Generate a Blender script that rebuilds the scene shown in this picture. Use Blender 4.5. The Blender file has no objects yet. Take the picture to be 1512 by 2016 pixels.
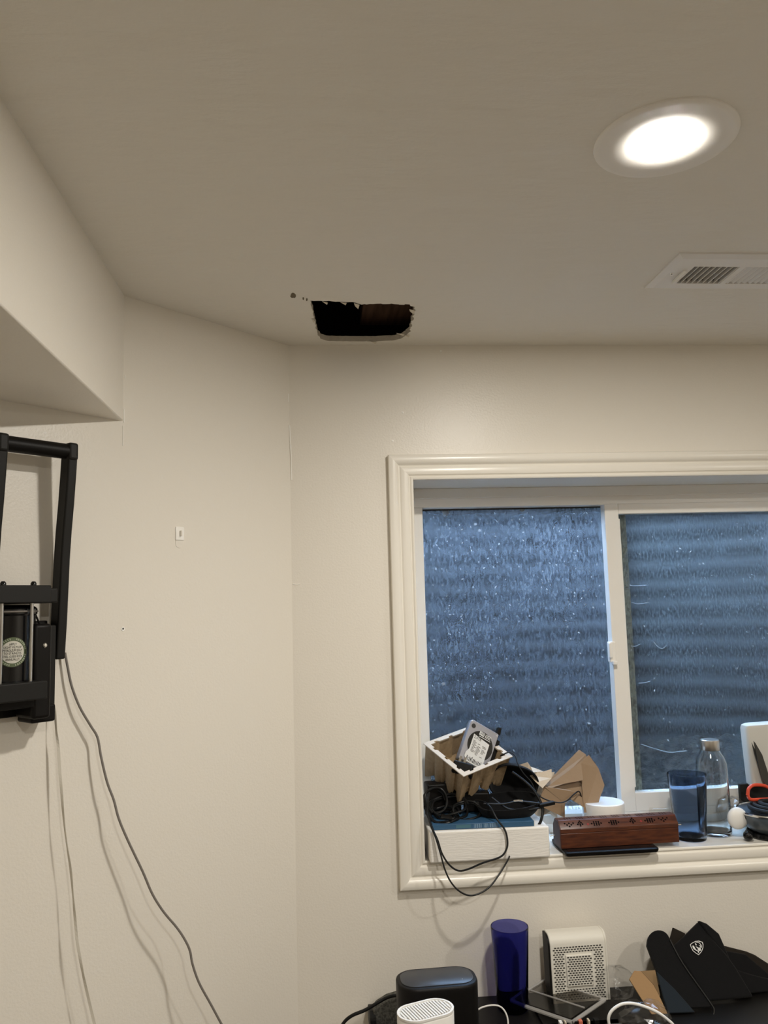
import bpy, bmesh, math, random
from mathutils import Vector, Matrix, noise
from mathutils.geometry import tessellate_polygon

random.seed(7)
sc = bpy.context.scene
COL = sc.collection

# ------------------------------------------------------------------ camera
FOC, YAW, PITCH, ROLL = 1605.0, .0825, .1144, -.0273     # focal length in pixels of the 1512x2016 frame
CAM = Vector((0, 0, 1.70))
_f = Vector((math.sin(YAW) * math.cos(PITCH), math.cos(YAW) * math.cos(PITCH), math.sin(PITCH)))
_r0 = Vector((math.cos(YAW), -math.sin(YAW), 0)); _u0 = _r0.cross(_f)
RIGHT = math.cos(ROLL) * _r0 + math.sin(ROLL) * _u0
UP = -math.sin(ROLL) * _r0 + math.cos(ROLL) * _u0
cam_data = bpy.data.cameras.new('camera'); cam = bpy.data.objects.new('camera', cam_data); COL.objects.link(cam)
cam.matrix_world = Matrix(((RIGHT.x, UP.x, -_f.x, CAM.x), (RIGHT.y, UP.y, -_f.y, CAM.y), (RIGHT.z, UP.z, -_f.z, CAM.z), (0, 0, 0, 1)))
cam_data.sensor_fit = 'VERTICAL'; cam_data.sensor_height = 36.0; cam_data.lens = 36.0 * FOC / 2016
cam_data.clip_start = .02; cam_data.clip_end = 60
sc.camera = cam

# ------------------------------------------------------------------ sky and exposure
world = bpy.data.worlds.new('sky'); sc.world = world; world.use_nodes = True
bgn = world.node_tree.nodes['Background']
bgn.inputs['Color'].default_value = (.45, .67, 1.0, 1); bgn.inputs['Strength'].default_value = 24.0
LAMP_COLOR = (1.0, .95, .867); LAMP_STRENGTH = 560.0
sc.view_settings.view_transform = 'Standard'; sc.view_settings.look = 'None'
sc.view_settings.exposure = 0.0; sc.view_settings.gamma = 1.0
sc.view_settings.use_curve_mapping = False
sc.cycles.max_bounces = 8; sc.cycles.diffuse_bounces = 4; sc.cycles.glossy_bounces = 4; sc.cycles.transmission_bounces = 8
sc.cycles.transparent_max_bounces = 16; sc.cycles.caustics_reflective = False

# ------------------------------------------------------------------ key measures (metres)
CEIL = 2.35; D = 1.981; XC = -.0634; FLOOR = .05
SX = -.3887; SZ = 2.0855                 # soffit face and underside
XL, XR, YB = -1.45, 2.60, -2.40          # room limits left, right, behind the camera
OX0, OX1, OZ0, OZ1 = .2375, 1.400, 1.105, 2.008   # window opening
YF = 2.15                                # window frame face
SILL = OZ0
DESK = .80
S2 = math.sqrt(.5)

def ray(px, py):
    return RIGHT * ((px - 756) / FOC) - UP * ((py - 1008) / FOC) + _f
def onp(px, py, P, n):
    r = ray(px, py); n = Vector(n); return CAM + r * ((Vector(P) - CAM).dot(n) / r.dot(n))
def at(px, py, Y): return onp(px, py, (0, Y, 0), (0, 1, 0))
def atz(px, py, Z): return onp(px, py, (0, 0, Z), (0, 0, 1))
AO = Vector((XC, D, 0)); AU = Vector((S2, S2, 0)); AN = Vector((S2, -S2, 0))
def ata(px, py, off=0.): return onp(px, py, AO + AN * off, AN)
def aw(x, off, z): return AO + AU * x + AN * off + Vector((0, 0, z))   # angled-wall coordinates

# ------------------------------------------------------------------ materials
def mat(name, color, rough=.5, metal=0., spec=.5, trans=0., ior=1.45, coat=0., sheen=0., bump=None, vary=None, alpha=1., sss=0.):
    m = bpy.data.materials.new(name); m.use_nodes = True
    nt = m.node_tree; b = nt.nodes['Principled BSDF']
    b.inputs['Base Color'].default_value = (*color, 1); b.inputs['Roughness'].default_value = rough
    b.inputs['Metallic'].default_value = metal; b.inputs['Specular IOR Level'].default_value = spec
    b.inputs['Transmission Weight'].default_value = trans; b.inputs['IOR'].default_value = ior
    b.inputs['Coat Weight'].default_value = coat; b.inputs['Sheen Weight'].default_value = sheen
    b.inputs['Alpha'].default_value = alpha
    if sss: b.inputs['Subsurface Weight'].default_value = sss; b.inputs['Subsurface Radius'].default_value = (.01, .01, .01)
    tc = None
    def coords(scale):
        geo = nt.nodes.new('ShaderNodeNewGeometry')
        mp = nt.nodes.new('ShaderNodeMapping'); mp.inputs['Scale'].default_value = scale
        nt.links.new(geo.outputs['Position'], mp.inputs['Vector']); return mp.outputs['Vector']
    if bump:   # list of (scale, xyz stretch, strength, distance, detail)
        prev = None
        for (sc_, st, stren, dist, det) in bump:
            n = nt.nodes.new('ShaderNodeTexNoise'); n.inputs['Scale'].default_value = sc_; n.inputs['Detail'].default_value = det
            nt.links.new(coords(st), n.inputs['Vector'])
            bp = nt.nodes.new('ShaderNodeBump'); bp.inputs['Strength'].default_value = stren; bp.inputs['Distance'].default_value = dist
            nt.links.new(n.outputs['Fac'], bp.inputs['Height'])
            if prev: nt.links.new(prev, bp.inputs['Normal'])
            prev = bp.outputs['Normal']
        nt.links.new(prev, b.inputs['Normal'])
    if vary:   # (color2, scale, stretch, lo, hi, detail)
        c2, sc_, st, lo, hi, det = vary
        n = nt.nodes.new('ShaderNodeTexNoise'); n.inputs['Scale'].default_value = sc_; n.inputs['Detail'].default_value = det
        nt.links.new(coords(st), n.inputs['Vector'])
        mr = nt.nodes.new('ShaderNodeMapRange'); mr.inputs[1].default_value = lo; mr.inputs[2].default_value = hi
        nt.links.new(n.outputs['Fac'], mr.inputs[0])
        mx = nt.nodes.new('ShaderNodeMix'); mx.data_type = 'RGBA'
        mx.inputs[6].default_value = (*color, 1); mx.inputs[7].default_value = (*c2, 1)
        nt.links.new(mr.outputs[0], mx.inputs[0]); nt.links.new(mx.outputs[2], b.inputs['Base Color'])
    return m

def emit(name, color, strength):
    m = bpy.data.materials.new(name); m.use_nodes = True; nt = m.node_tree; nt.nodes.clear()
    e = nt.nodes.new('ShaderNodeEmission'); e.inputs[0].default_value = (*color, 1); e.inputs[1].default_value = strength
    o = nt.nodes.new('ShaderNodeOutputMaterial'); nt.links.new(e.outputs[0], o.inputs[0]); return m

def dirty_glass(name, tint, lo, hi, dust, seed, base=.0):
    """clear pane: see-through, mirror-like by fresnel, with dust, specks and smears on it"""
    m = bpy.data.materials.new(name); m.use_nodes = True; nt = m.node_tree; nt.nodes.clear()
    N = nt.nodes.new; L = nt.links.new
    out = N('ShaderNodeOutputMaterial')
    tr = N('ShaderNodeBsdfTransparent'); tr.inputs[0].default_value = (*tint, 1)
    gl = N('ShaderNodeBsdfGlossy'); gl.inputs['Roughness'].default_value = .02
    fr = N('ShaderNodeFresnel'); fr.inputs[0].default_value = 1.5
    geo = N('ShaderNodeNewGeometry')
    fb = N('ShaderNodeMath'); fb.operation = 'SUBTRACT'; fb.inputs[0].default_value = 1; L(geo.outputs['Backfacing'], fb.inputs[1])   # only the face a ray enters by reflects and carries dust
    ff = N('ShaderNodeMath'); ff.operation = 'MULTIPLY'; L(fr.outputs[0], ff.inputs[0]); L(fb.outputs[0], ff.inputs[1])
    m1 = N('ShaderNodeMixShader'); L(ff.outputs[0], m1.inputs[0]); L(tr.outputs[0], m1.inputs[1]); L(gl.outputs[0], m1.inputs[2])
    df = N('ShaderNodeBsdfDiffuse'); df.inputs[0].default_value = (*dust, 1)
    tl = N('ShaderNodeBsdfTranslucent'); tl.inputs[0].default_value = (*dust, 1)
    md = N('ShaderNodeMixShader'); md.inputs[0].default_value = .82; L(df.outputs[0], md.inputs[1]); L(tl.outputs[0], md.inputs[2])
    def nz(scale, det, st=(1, 1, 1), lo=.3, hi=.7):
        mp = N('ShaderNodeMapping'); mp.inputs['Scale'].default_value = st; mp.inputs['Location'].default_value = (seed, seed * .7, 0)
        L(geo.outputs['Position'], mp.inputs['Vector'])
        t = N('ShaderNodeTexNoise'); t.inputs['Scale'].default_value = scale; t.inputs['Detail'].default_value = det
        L(mp.outputs[0], t.inputs['Vector'])
        r = N('ShaderNodeMapRange'); r.inputs[1].default_value = lo; r.inputs[2].default_value = hi; L(t.outputs['Fac'], r.inputs[0]); return r.outputs[0]
    def math_(op, a, b_):
        x = N('ShaderNodeMath'); x.operation = op
        for i, v in enumerate((a, b_)):
            if isinstance(v, (int, float)): x.inputs[i].default_value = v
            else: L(v, x.inputs[i])
        return x.outputs[0]
    haze = nz(7, 4, lo=.25, hi=.8); grain = nz(210, 4, (1, 1, .40), .38, .68); speck = nz(130, 2, (1, 1, .45), .68, .76); smear = nz(30, 6, (1, 1, .5), .58, .70)
    v = math_('ADD', base, math_('MULTIPLY', math_('ADD', lo, math_('MULTIPLY', haze, hi - lo)), math_('ADD', .08, math_('MULTIPLY', grain, 1.75))))
    v = math_('ADD', v, math_('MULTIPLY', speck, .55)); v = math_('ADD', v, math_('MULTIPLY', smear, .12))
    v = math_('MULTIPLY', v, fb.outputs[0]); cl = N('ShaderNodeClamp'); L(v, cl.inputs[0])
    m2 = N('ShaderNodeMixShader'); L(cl.outputs[0], m2.inputs[0]); L(m1.outputs[0], m2.inputs[1]); L(md.outputs[0], m2.inputs[2])
    L(m2.outputs[0], out.inputs[0]); return m

def film(name, tint=(.93, .93, .93), rough=.08, gloss=.22, bump=0.):
    m = bpy.data.materials.new(name); m.use_nodes = True; nt = m.node_tree; nt.nodes.clear()
    N = nt.nodes.new; L = nt.links.new
    out = N('ShaderNodeOutputMaterial'); tr = N('ShaderNodeBsdfTransparent'); tr.inputs[0].default_value = (*tint, 1)
    gl = N('ShaderNodeBsdfGlossy'); gl.inputs['Roughness'].default_value = rough
    fr = N('ShaderNodeLayerWeight'); fr.inputs[0].default_value = .5
    m1 = N('ShaderNodeMixShader'); L(tr.outputs[0], m1.inputs[1]); L(gl.outputs[0], m1.inputs[2])
    gq = N('ShaderNodeMath'); gq.operation = 'MULTIPLY'; gq.inputs[1].default_value = .55; L(fr.outputs['Facing'], gq.inputs[0])
    g2 = N('ShaderNodeMath'); g2.operation = 'POWER'; g2.inputs[1].default_value = 2.2; L(gq.outputs[0], g2.inputs[0]); g3 = N('ShaderNodeMath'); g3.operation = 'ADD'; g3.inputs[1].default_value = .045; L(g2.outputs[0], g3.inputs[0]); L(g3.outputs[0], m1.inputs[0])
    L(m1.outputs[0], out.inputs[0])
    if bump:
        n = N('ShaderNodeTexNoise'); n.inputs['Scale'].default_value = 60; b = N('ShaderNodeBump'); b.inputs['Strength'].default_value = bump
        b.inputs['Distance'].default_value = .004
        g = N('ShaderNodeNewGeometry'); L(g.outputs['Position'], n.inputs['Vector'])
        L(n.outputs['Fac'], b.inputs['Height']); L(b.outputs[0], gl.inputs['Normal']); L(b.outputs[0], fr.inputs['Normal'])
    return m

M = {}
M['wall'] = mat('wall_paint', (.80, .755, .675), rough=.34, spec=.40, bump=[(210, (1, 1, 1), .20, .002, 2), (14, (1, 1, 1), .03, .01, 3)])
M['ceil'] = mat('ceiling_paint', (.79, .755, .685), rough=.62, spec=.3, bump=[(13, (.7, 1.8, 1), .55, .012, 6), (160, (1, 1, 1), .08, .002, 2)])
M['gyp'] = mat('gypsum_edge', (.62, .57, .48), rough=.95, bump=[(300, (1, 1, 1), .5, .003, 3)])
M['torn'] = mat('torn_paper', (.66, .60, .50), rough=.95)
M['gouge'] = mat('bare_drywall_paper', (.16, .13, .09), rough=.95)
M['caulk'] = mat('old_caulk', (.93, .91, .86), rough=.3)
M['trim'] = mat('casing_paint', (.84, .80, .72), rough=.27, spec=.5, bump=[(90, (1, 1, 1), .03, .002, 2)])
M['reveal'] = mat('reveal_paint', (.80, .77, .71), rough=.4)
M['vinyl'] = mat('white_vinyl', (.83, .80, .745), rough=.35)
M['vinyl_dirty'] = mat('weathered_vinyl', (.30, .31, .25), rough=.7, vary=((.13, .13, .10), 60, (1, 1, .6), .52, .66, 4))
M['gasket'] = mat('black_gasket', (.02, .02, .02), rough=.6)
M['pane'] = dirty_glass('dusty_outer_pane', (.93, .95, .97), .20, .52, (.098, .106, .116), 3.1, .16)
M['pane2'] = dirty_glass('dusty_inner_pane', (.92, .945, .955), .16, .40, (.100, .109, .112), 9.4, .13)
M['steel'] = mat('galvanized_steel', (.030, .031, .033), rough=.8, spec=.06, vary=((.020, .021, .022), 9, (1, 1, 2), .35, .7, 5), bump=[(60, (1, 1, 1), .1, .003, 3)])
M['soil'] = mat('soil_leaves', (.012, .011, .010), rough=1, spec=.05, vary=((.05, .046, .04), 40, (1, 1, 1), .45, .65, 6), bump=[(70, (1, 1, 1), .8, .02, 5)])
M['concrete'] = mat('concrete', (.35, .34, .32), rough=.9)
M['carpet'] = mat('carpet', (.34, .30, .25), rough=1, bump=[(300, (1, 1, 1), .6, .005, 2)])
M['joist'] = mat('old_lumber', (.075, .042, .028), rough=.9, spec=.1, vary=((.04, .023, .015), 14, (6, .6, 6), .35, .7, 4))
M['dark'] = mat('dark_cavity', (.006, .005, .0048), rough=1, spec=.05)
M['lamp_white'] = mat('lamp_trim_white', (.86, .83, .78), rough=.45)
M['lens'] = emit('lamp_lens', LAMP_COLOR, LAMP_STRENGTH)
M['ventw'] = mat('register_enamel', (.80, .78, .75), rough=.42)
M['ventdark'] = mat('duct_inside', (.13, .115, .10), rough=.8)
M['blk'] = mat('black_plastic', (.0055, .0047, .0042), rough=.45, spec=.2, bump=[(400, (1, 1, 1), .15, .001, 2)])
M['blk2'] = mat('charcoal_plastic', (.010, .0095, .0085), rough=.55, spec=.3)
M['blkgloss'] = mat('gloss_black', (.004, .004, .0045), rough=.14)
M['rubber'] = mat('black_rubber', (.005, .005, .005), rough=.45, spec=.35)
M['blkcloth'] = mat('black_fabric', (.0055, .0055, .006), rough=.9, spec=.2, sheen=.06, bump=[(500, (1, 1, 1), .3, .001, 2)])
M['sheencloth'] = mat('slate_sheen', (.014, .020, .027), rough=.85, spec=.2, sheen=.06)  # slate tint painting the lit sheen on the black fabric
M['browncloth'] = mat('dark_brown_lining', (.018, .014, .010), rough=.85, spec=.2, sheen=.08)
M['rod'] = mat('stainless_rod', (.55, .54, .52), rough=.3, metal=1)
M['chrome'] = mat('chrome', (.75, .74, .72), rough=.16, metal=1)
M['brushed'] = mat('brushed_steel', (.60, .57, .53), rough=.3, metal=1, bump=[(200, (1, 1, 12), .1, .001, 2)])
M['sticker'] = mat('sticker_paper', (.62, .60, .52), rough=.5)
M['green'] = mat('sticker_green', (.10, .13, .065), rough=.5)
M['greenlight'] = mat('sticker_green_print', (.34, .37, .27), rough=.5)
M['ink'] = mat('black_ink', (.03, .028, .025), rough=.7)
M['white_ink'] = mat('white_ink', (.72, .72, .70), rough=.6)
M['grey_cord'] = mat('grey_cord', (.20, .18, .16), rough=.5)
M['ribbon'] = mat('pale_ribbon_cord', (.62, .58, .50), rough=.5)
M['white_pl'] = mat('white_plastic', (.82, .80, .76), rough=.35)
M['ivory_pl'] = mat('ivory_plastic', (.76, .73, .65), rough=.4)
M['foam'] = mat('white_foam', (.84, .81, .76), rough=.85, bump=[(160, (.25, 1, 1.6), .35, .003, 4), (900, (1, 1, 1), .2, .001, 2)])
M['pulp'] = mat('moulded_pulp', (.40, .285, .165), rough=.95, vary=((.33, .23, .13), 120, (1, 1, 1), .35, .7, 4), bump=[(420, (1, 1, 1), .4, .002, 3)])
M['kraft'] = mat('kraft_paper', (.30, .205, .125), rough=.8, bump=[(80, (1, 1, 1), .15, .003, 3)])
M['kraft_pale'] = mat('pale_kraft_paper', (.60, .50, .38), rough=.75, bump=[(90, (1, 1, 1), .2, .003, 3)])
M['card'] = mat('cardboard', (.36, .22, .105), rough=.85)
M['card_edge'] = mat('cardboard_edge', (.28, .18, .09), rough=.9)
M['blue_print'] = mat('blue_print', (.035, .10, .19), rough=.4)
M['blue_light'] = mat('pale_blue_print', (.30, .42, .55), rough=.5)
M['wood'] = mat('rosewood', (.105, .030, .012), rough=.33, vary=((.050, .014, .008), 22, (1.2, 8, 8), .35, .7, 5), bump=[(60, (1, 6, 6), .08, .002, 3)])
M['wood_dark'] = mat('rosewood_end', (.075, .030, .022), rough=.5)
M['redinlay'] = mat('red_inlay', (.22, .02, .015), rough=.4)
M['bamboo'] = mat('bamboo_stick', (.62, .54, .40), rough=.7)
M['tumbler'] = mat('smoky_blue_plastic', (.44, .52, .64), rough=.04, trans=1., ior=1.22)
M['navy'] = mat('navy_blue_plastic', (.17, .18, .53), rough=.06, trans=1., ior=1.18)
M['glass'] = mat('clear_glass', (.97, .985, .98), rough=.01, trans=1., ior=1.45)
M['film'] = film('clear_film', (.94, .94, .94), .16, .16, .25)
M['clam'] = film('clear_clamshell', (.96, .95, .93), .10, .25, .3)
M['lid'] = film('smoky_clear_lid', (.62, .60, .57), .16, .28)
M['lidrim'] = mat('clear_plastic_rim', (.62, .60, .57), rough=.2, alpha=.38)
M['alu'] = mat('cast_aluminium', (.33, .33, .36), rough=.4, metal=.75, bump=[(300, (1, 1, 1), .1, .001, 2)])
M['red'] = mat('red_orange_plastic', (.62, .065, .025), rough=.35)
M['blade'] = mat('dark_blade', (.07, .068, .062), rough=.4, metal=.6)
M['darkgrey'] = mat('dark_grey_bowl', (.09, .11, .13), rough=.3, coat=.3)
M['pcb'] = mat('dark_board', (.05, .052, .05), rough=.5)
M['orange'] = mat('salmon_connector', (.62, .17, .10), rough=.5)
M['desk'] = mat('black_desk', (.006, .0055, .005), rough=.45, spec=.3)
M['greyfelt'] = mat('grey_speckled_felt', (.11, .105, .09), rough=1, vary=((.05, .048, .04), 220, (1, 1, 1), .4, .6, 3))
M['web'] = mat('cobweb', (.55, .57, .58), rough=.9)
_n = M['web'].node_tree; _t = _n.nodes.new('ShaderNodeBsdfTranslucent'); _t.inputs[0].default_value = (.62, .64, .66, 1)
_x = _n.nodes.new('ShaderNodeMixShader'); _x.inputs[0].default_value = .75; _n.links.new(_n.nodes['Principled BSDF'].outputs[0], _x.inputs[1]); _n.links.new(_t.outputs[0], _x.inputs[2])
_n.links.new(_x.outputs[0], _n.nodes['Material Output'].inputs[0])

# ------------------------------------------------------------------ builders
WL = {}
def tag(o, label=None, cat=None, group=None, kind=None):
    if label: o['label'] = label
    if cat: o['category'] = cat
    if group: o['group'] = group
    if kind: o['kind'] = kind
    return o
def thing(name, base, label=None, cat=None, group=None, kind=None):
    o = bpy.data.objects.new(name, None); COL.objects.link(o); o.location = base; o.empty_display_size = .02
    WL[o] = Vector(base); return tag(o, label, cat, group, kind)

class MB:
    def __init__(s): s.v = []; s.f = []; s.s = []; s.xf = None
    def add(s, vs, fs, smooth=False, xf=None):
        o = len(s.v); m = xf or s.xf
        s.v += [(m @ Vector(p)) if m else Vector(p) for p in vs]
        s.f += [[i + o for i in f] for f in fs]; s.s += [smooth] * len(fs); return s
    def box(s, a, b, xf=None):
        x0, y0, z0 = a; x1, y1, z1 = b
        return s.add([(x0, y0, z0), (x1, y0, z0), (x1, y1, z0), (x0, y1, z0), (x0, y0, z1), (x1, y0, z1), (x1, y1, z1), (x0, y1, z1)],
                     [(0, 3, 2, 1), (4, 5, 6, 7), (0, 1, 5, 4), (1, 2, 6, 5), (2, 3, 7, 6), (3, 0, 4, 7)], xf=xf)
    def prism(s, poly, ext, smooth=False, xf=None):
        """polygon of 3D points pushed along the vector ext"""
        n = len(poly); P = [Vector(p) for p in poly]; E = Vector(ext)
        vs = P + [p + E for p in P]
        fs = [list(range(n))[::-1], list(range(n, 2 * n))] + [[i, (i + 1) % n, n + (i + 1) % n, n + i] for i in range(n)]
        o = s.add(vs, fs, False, xf)
        if smooth:
            for k in range(len(s.s) - n, len(s.s)): s.s[k] = True
        return o
    def tube(s, pts, r, n=8, cap=True, xf=None, smooth=True):
        P = [Vector(p) for p in pts]; k = len(P); rr = r if isinstance(r, (list, tuple)) else [r] * k
        t = (P[1] - P[0]).normalized(); a = t.orthogonal().normalized(); vs = []; fs = []
        for i in range(k):
            t2 = (P[min(i + 1, k - 1)] - P[max(i - 1, 0)])
            t2 = t2.normalized() if t2.length > 1e-9 else t
            a = (a - t2 * a.dot(t2)).normalized(); b = t2.cross(a); t = t2
            for j in range(n):
                w = 2 * math.pi * j / n; vs.append(P[i] + (a * math.cos(w) + b * math.sin(w)) * rr[i])
        for i in range(k - 1):
            for j in range(n): fs.append((i * n + j, i * n + (j + 1) % n, (i + 1) * n + (j + 1) % n, (i + 1) * n + j))
        s.add(vs, fs, smooth, xf)
        if cap: s.add(vs[:n], [list(range(n))[::-1]], False, xf); s.add(vs[-n:], [list(range(n))], False, xf)
        return s
    def lathe(s, prof, c=(0, 0, 0), n=40, xf=None, smooth=True, closed=False, sx=1., sy=1.):
        """profile of (radius, height) turned about z through c"""
        vs = []; fs = []; m = len(prof); C_ = Vector(c)
        for i in range(n):
            w = 2 * math.pi * i / n
            for (r, z) in prof: vs.append(C_ + Vector((r * math.cos(w) * sx, r * math.sin(w) * sy, z)))
        for i in range(n):
            j = (i + 1) % n
            for q in range(m if closed else m - 1):
                q2 = (q + 1) % m; fs.append((i * m + q, j * m + q, j * m + q2, i * m + q2))
        return s.add(vs, fs, smooth, xf)
    def loft(s, rings, cap=True, smooth=True, xf=None):
        n = len(rings[0]); vs = [Vector(p) for r in rings for p in r]; fs = []
        for i in range(len(rings) - 1):
            for j in range(n): fs.append((i * n + j, i * n + (j + 1) % n, (i + 1) * n + (j + 1) % n, (i + 1) * n + j))
        s.add(vs, fs, smooth, xf)
        if cap: s.add(vs[:n], [list(range(n))[::-1]], False, xf); s.add(vs[-n:], [list(range(n))], False, xf)
        return s
    def build(s, name, m, parent=None, base=None, bevel=0., seg=2, solid=0., sub=0, angle=35, weld=True):
        if parent is not None and base is None: base = WL[parent]
        if base is None:
            lo = [min(v[i] for v in s.v) for i in range(3)]; hi = [max(v[i] for v in s.v) for i in range(3)]
            base = ((lo[0] + hi[0]) / 2, (lo[1] + hi[1]) / 2, lo[2])
        base = Vector(base)
        me = bpy.data.meshes.new(name); me.from_pydata([v - base for v in s.v], [], s.f)
        me.polygons.foreach_set('use_smooth', s.s)
        if weld:
            bm = bmesh.new(); bm.from_mesh(me); bmesh.ops.remove_doubles(bm, verts=bm.verts, dist=1e-6)
            bmesh.ops.recalc_face_normals(bm, faces=bm.faces); bm.to_mesh(me); bm.free()
        if any(s.s): me.set_sharp_from_angle(angle=math.radians(angle))
        for mm in (m if isinstance(m, (list, tuple)) else [m]): me.materials.append(mm)
        o = bpy.data.objects.new(name, me); COL.objects.link(o)
        if parent is not None: o.parent = parent; o.location = base - WL[parent]
        else: o.location = base
        WL[o] = base
        if solid:
            q = o.modifiers.new('thickness', 'SOLIDIFY'); q.thickness = solid; q.offset = 0
        if bevel:
            q = o.modifiers.new('bevel', 'BEVEL'); q.width = bevel; q.segments = seg; q.limit_method = 'ANGLE'; q.angle_limit = math.radians(30)
            if not any(s.s): me.polygons.foreach_set('use_smooth', [True] * len(me.polygons)); me.set_sharp_from_angle(angle=math.radians(60))
        if sub:
            q = o.modifiers.new('smooth', 'SUBSURF'); q.levels = sub; q.render_levels = sub
        return o

def smoothline(pts, k=6):
    P = [Vector(p) for p in pts]; out = []
    for i in range(len(P) - 1):
        p0 = P[max(i - 1, 0)]; p1 = P[i]; p2 = P[i + 1]; p3 = P[min(i + 2, len(P) - 1)]
        for j in range(k):
            t = j / k
            out.append(.5 * ((2 * p1) + (p2 - p0) * t + (2 * p0 - 5 * p1 + 4 * p2 - p3) * t * t + (3 * p1 - p0 - 3 * p2 + p3) * t ** 3))
    out.append(P[-1]); return out
def frame(o, x, y, z=None):
    x = Vector(x).normalized(); y = Vector(y); y = (y - x * y.dot(x)).normalized(); z = x.cross(y)
    return Matrix(((x.x, y.x, z.x, o[0]), (x.y, y.y, z.y, o[1]), (x.z, y.z, z.z, o[2]), (0, 0, 0, 1)))
def rrect(w, d, r, n=6, z=0.):
    """rounded rectangle in xy, centred"""
    out = []
    for (cx, cy, a0) in ((w / 2 - r, d / 2 - r, 0), (-w / 2 + r, d / 2 - r, 90), (-w / 2 + r, -d / 2 + r, 180), (w / 2 - r, -d / 2 + r, 270)):
        for i in range(n + 1):
            a = math.radians(a0 + 90 * i / n); out.append(Vector((cx + r * math.cos(a), cy + r * math.sin(a), z)))
    return out
def text_mb(body, size, xf, depth=.0003, align='CENTER', sx=1.):
    """lettering as real thin geometry; xf maps text x/y to the surface, z off it"""
    cu = bpy.data.curves.new('t', 'FONT'); cu.body = body; cu.size = size; cu.align_x = align; cu.align_y = 'CENTER'
    cu.extrude = depth / 2; cu.resolution_u = 2
    ob = bpy.data.objects.new('t', cu); COL.objects.link(ob)
    dg = bpy.context.evaluated_depsgraph_get(); me = bpy.data.meshes.new_from_object(ob.evaluated_get(dg))
    b = MB(); b.add([xf @ Vector((v.co.x * sx, v.co.y, v.co.z)) for v in me.vertices], [list(p.vertices) for p in me.polygons])
    bpy.data.objects.remove(ob); bpy.data.curves.remove(cu); bpy.data.meshes.remove(me); return b
def merge(*bs):
    o = MB()
    for b in bs: o.add(b.v, b.f); o.s[-len(b.s):] = b.s
    return o

# ================================================================== THE ROOM
def struct(b, name, m, **k): return tag(b.build(name, m, **k), kind='structure')
WT = .25
# window wall, four blocks round the opening
b = MB()
_l = .012
b.box((XC - .35, D, FLOOR - .1), (OX0 - _l, D + WT, CEIL + .013)); b.box((OX1 + _l, D, FLOOR - .1), (XR + .2, D + WT, CEIL + .013))
b.box((OX0 - _l, D, FLOOR - .1), (OX1 + _l, D + WT, OZ0 - _l)); b.box((OX0 - _l, D, OZ1 + _l), (OX1 + _l, D + WT, CEIL + .013))
w_win = struct(b, 'wall_window', M['wall'], weld=False)
# angled wall in the corner
ul = (XL - XC) / S2
b = MB(); b.prism([aw(0, 0, FLOOR - .1), aw(ul - .3, 0, FLOOR - .1), aw(ul - .3, 0, CEIL + .013), aw(0, 0, CEIL + .013)], -AN * .2)
w_ang = struct(b, 'wall_angled', M['wall'])
b = MB(); b.box((XL - .2, YB - .2, FLOOR - .1), (XL, D + (XL - XC), CEIL + .013)); struct(b, 'wall_left', M['wall'])
b = MB(); b.box((XR, YB - .2, FLOOR - .1), (XR + .2, D + .1, CEIL + .013)); struct(b, 'wall_right', M['wall'])
b = MB(); b.box((XL - .2, YB - .2, FLOOR - .1), (XR + .2, YB, CEIL + .013)); struct(b, 'wall_back', M['wall'])
b = MB(); b.box((XL - .2, YB - .2, FLOOR - .1), (XR + .2, D + .2, FLOOR)); struct(b, 'floor', M['carpet'])
# soffit (boxed duct) along the left, dying into the angled wall
ysof = D + (SX - XC)
b = MB(); b.prism([(SX, ysof + .02, SZ), (XL - .05, D + (XL - .05 - XC) + .02, SZ), (XL - .05, YB - .05, SZ), (SX, YB - .05, SZ)], (0, 0, CEIL - SZ + .02))
sof = struct(b, 'soffit', M['wall'], bevel=.003)

# ceiling with the cut hole and the can-light opening
LIGHTS = [(.505, 1.06), (.505, -.42), (1.95, .35)]
hole = [(611, 592), (618, 625), (622, 645), (625, 658), (632, 667), (644, 671), (690, 672), (740, 672), (778, 670), (796, 664), (807, 653), (812, 630), (817, 606), (805, 600), (760, 598), (712, 599), (700, 596), (655, 593)]
# (ragged outline of the cut-out)
hole3 = [atz(px, py, CEIL) for px, py in hole]
jag = []
for i, p in enumerate(hole3):
    q = hole3[(i + 1) % len(hole3)]; n = max(2, int((q - p).length / .006))
    for k in range(n):
        c = p.lerp(q, k / n); rough = .0030 if i >= 9 else .0012
        jag.append(Vector((c.x + random.uniform(-1, 1) * rough, c.y + random.uniform(-1, 1) * rough, CEIL)))
bm = bmesh.new()
def loop(pts):
    vs = [bm.verts.new(p) for p in pts]
    return [bm.edges.new((vs[i], vs[(i + 1) % len(vs)])) for i in range(len(vs))]
ed = loop([(XL - .1, YB - .1, CEIL), (XR + .1, YB - .1, CEIL), (XR + .1, D + .06, CEIL), (XL - .1, D + .06, CEIL)])
ed += loop(jag)
for (lx, ly) in LIGHTS: ed += loop([(lx + .082 * math.cos(a * math.pi / 20), ly + .082 * math.sin(a * math.pi / 20), CEIL) for a in range(40)])
VX0, VX1, VY0, VY1 = .745, 1.055, 1.476, 1.560     # register duct opening
ed += loop([(VX0, VY0, CEIL), (VX1, VY0, CEIL), (VX1, VY1, CEIL), (VX0, VY1, CEIL)])
bmesh.ops.triangle_fill(bm, edges=ed, use_beauty=True, use_dissolve=False)
fl = list(bm.faces)
r = bmesh.ops.extrude_face_region(bm, geom=fl)
bmesh.ops.translate(bm, verts=[g for g in r['geom'] if isinstance(g, bmesh.types.BMVert)], vec=(0, 0, .0135))
bmesh.ops.recalc_face_normals(bm, faces=bm.faces)
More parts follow.
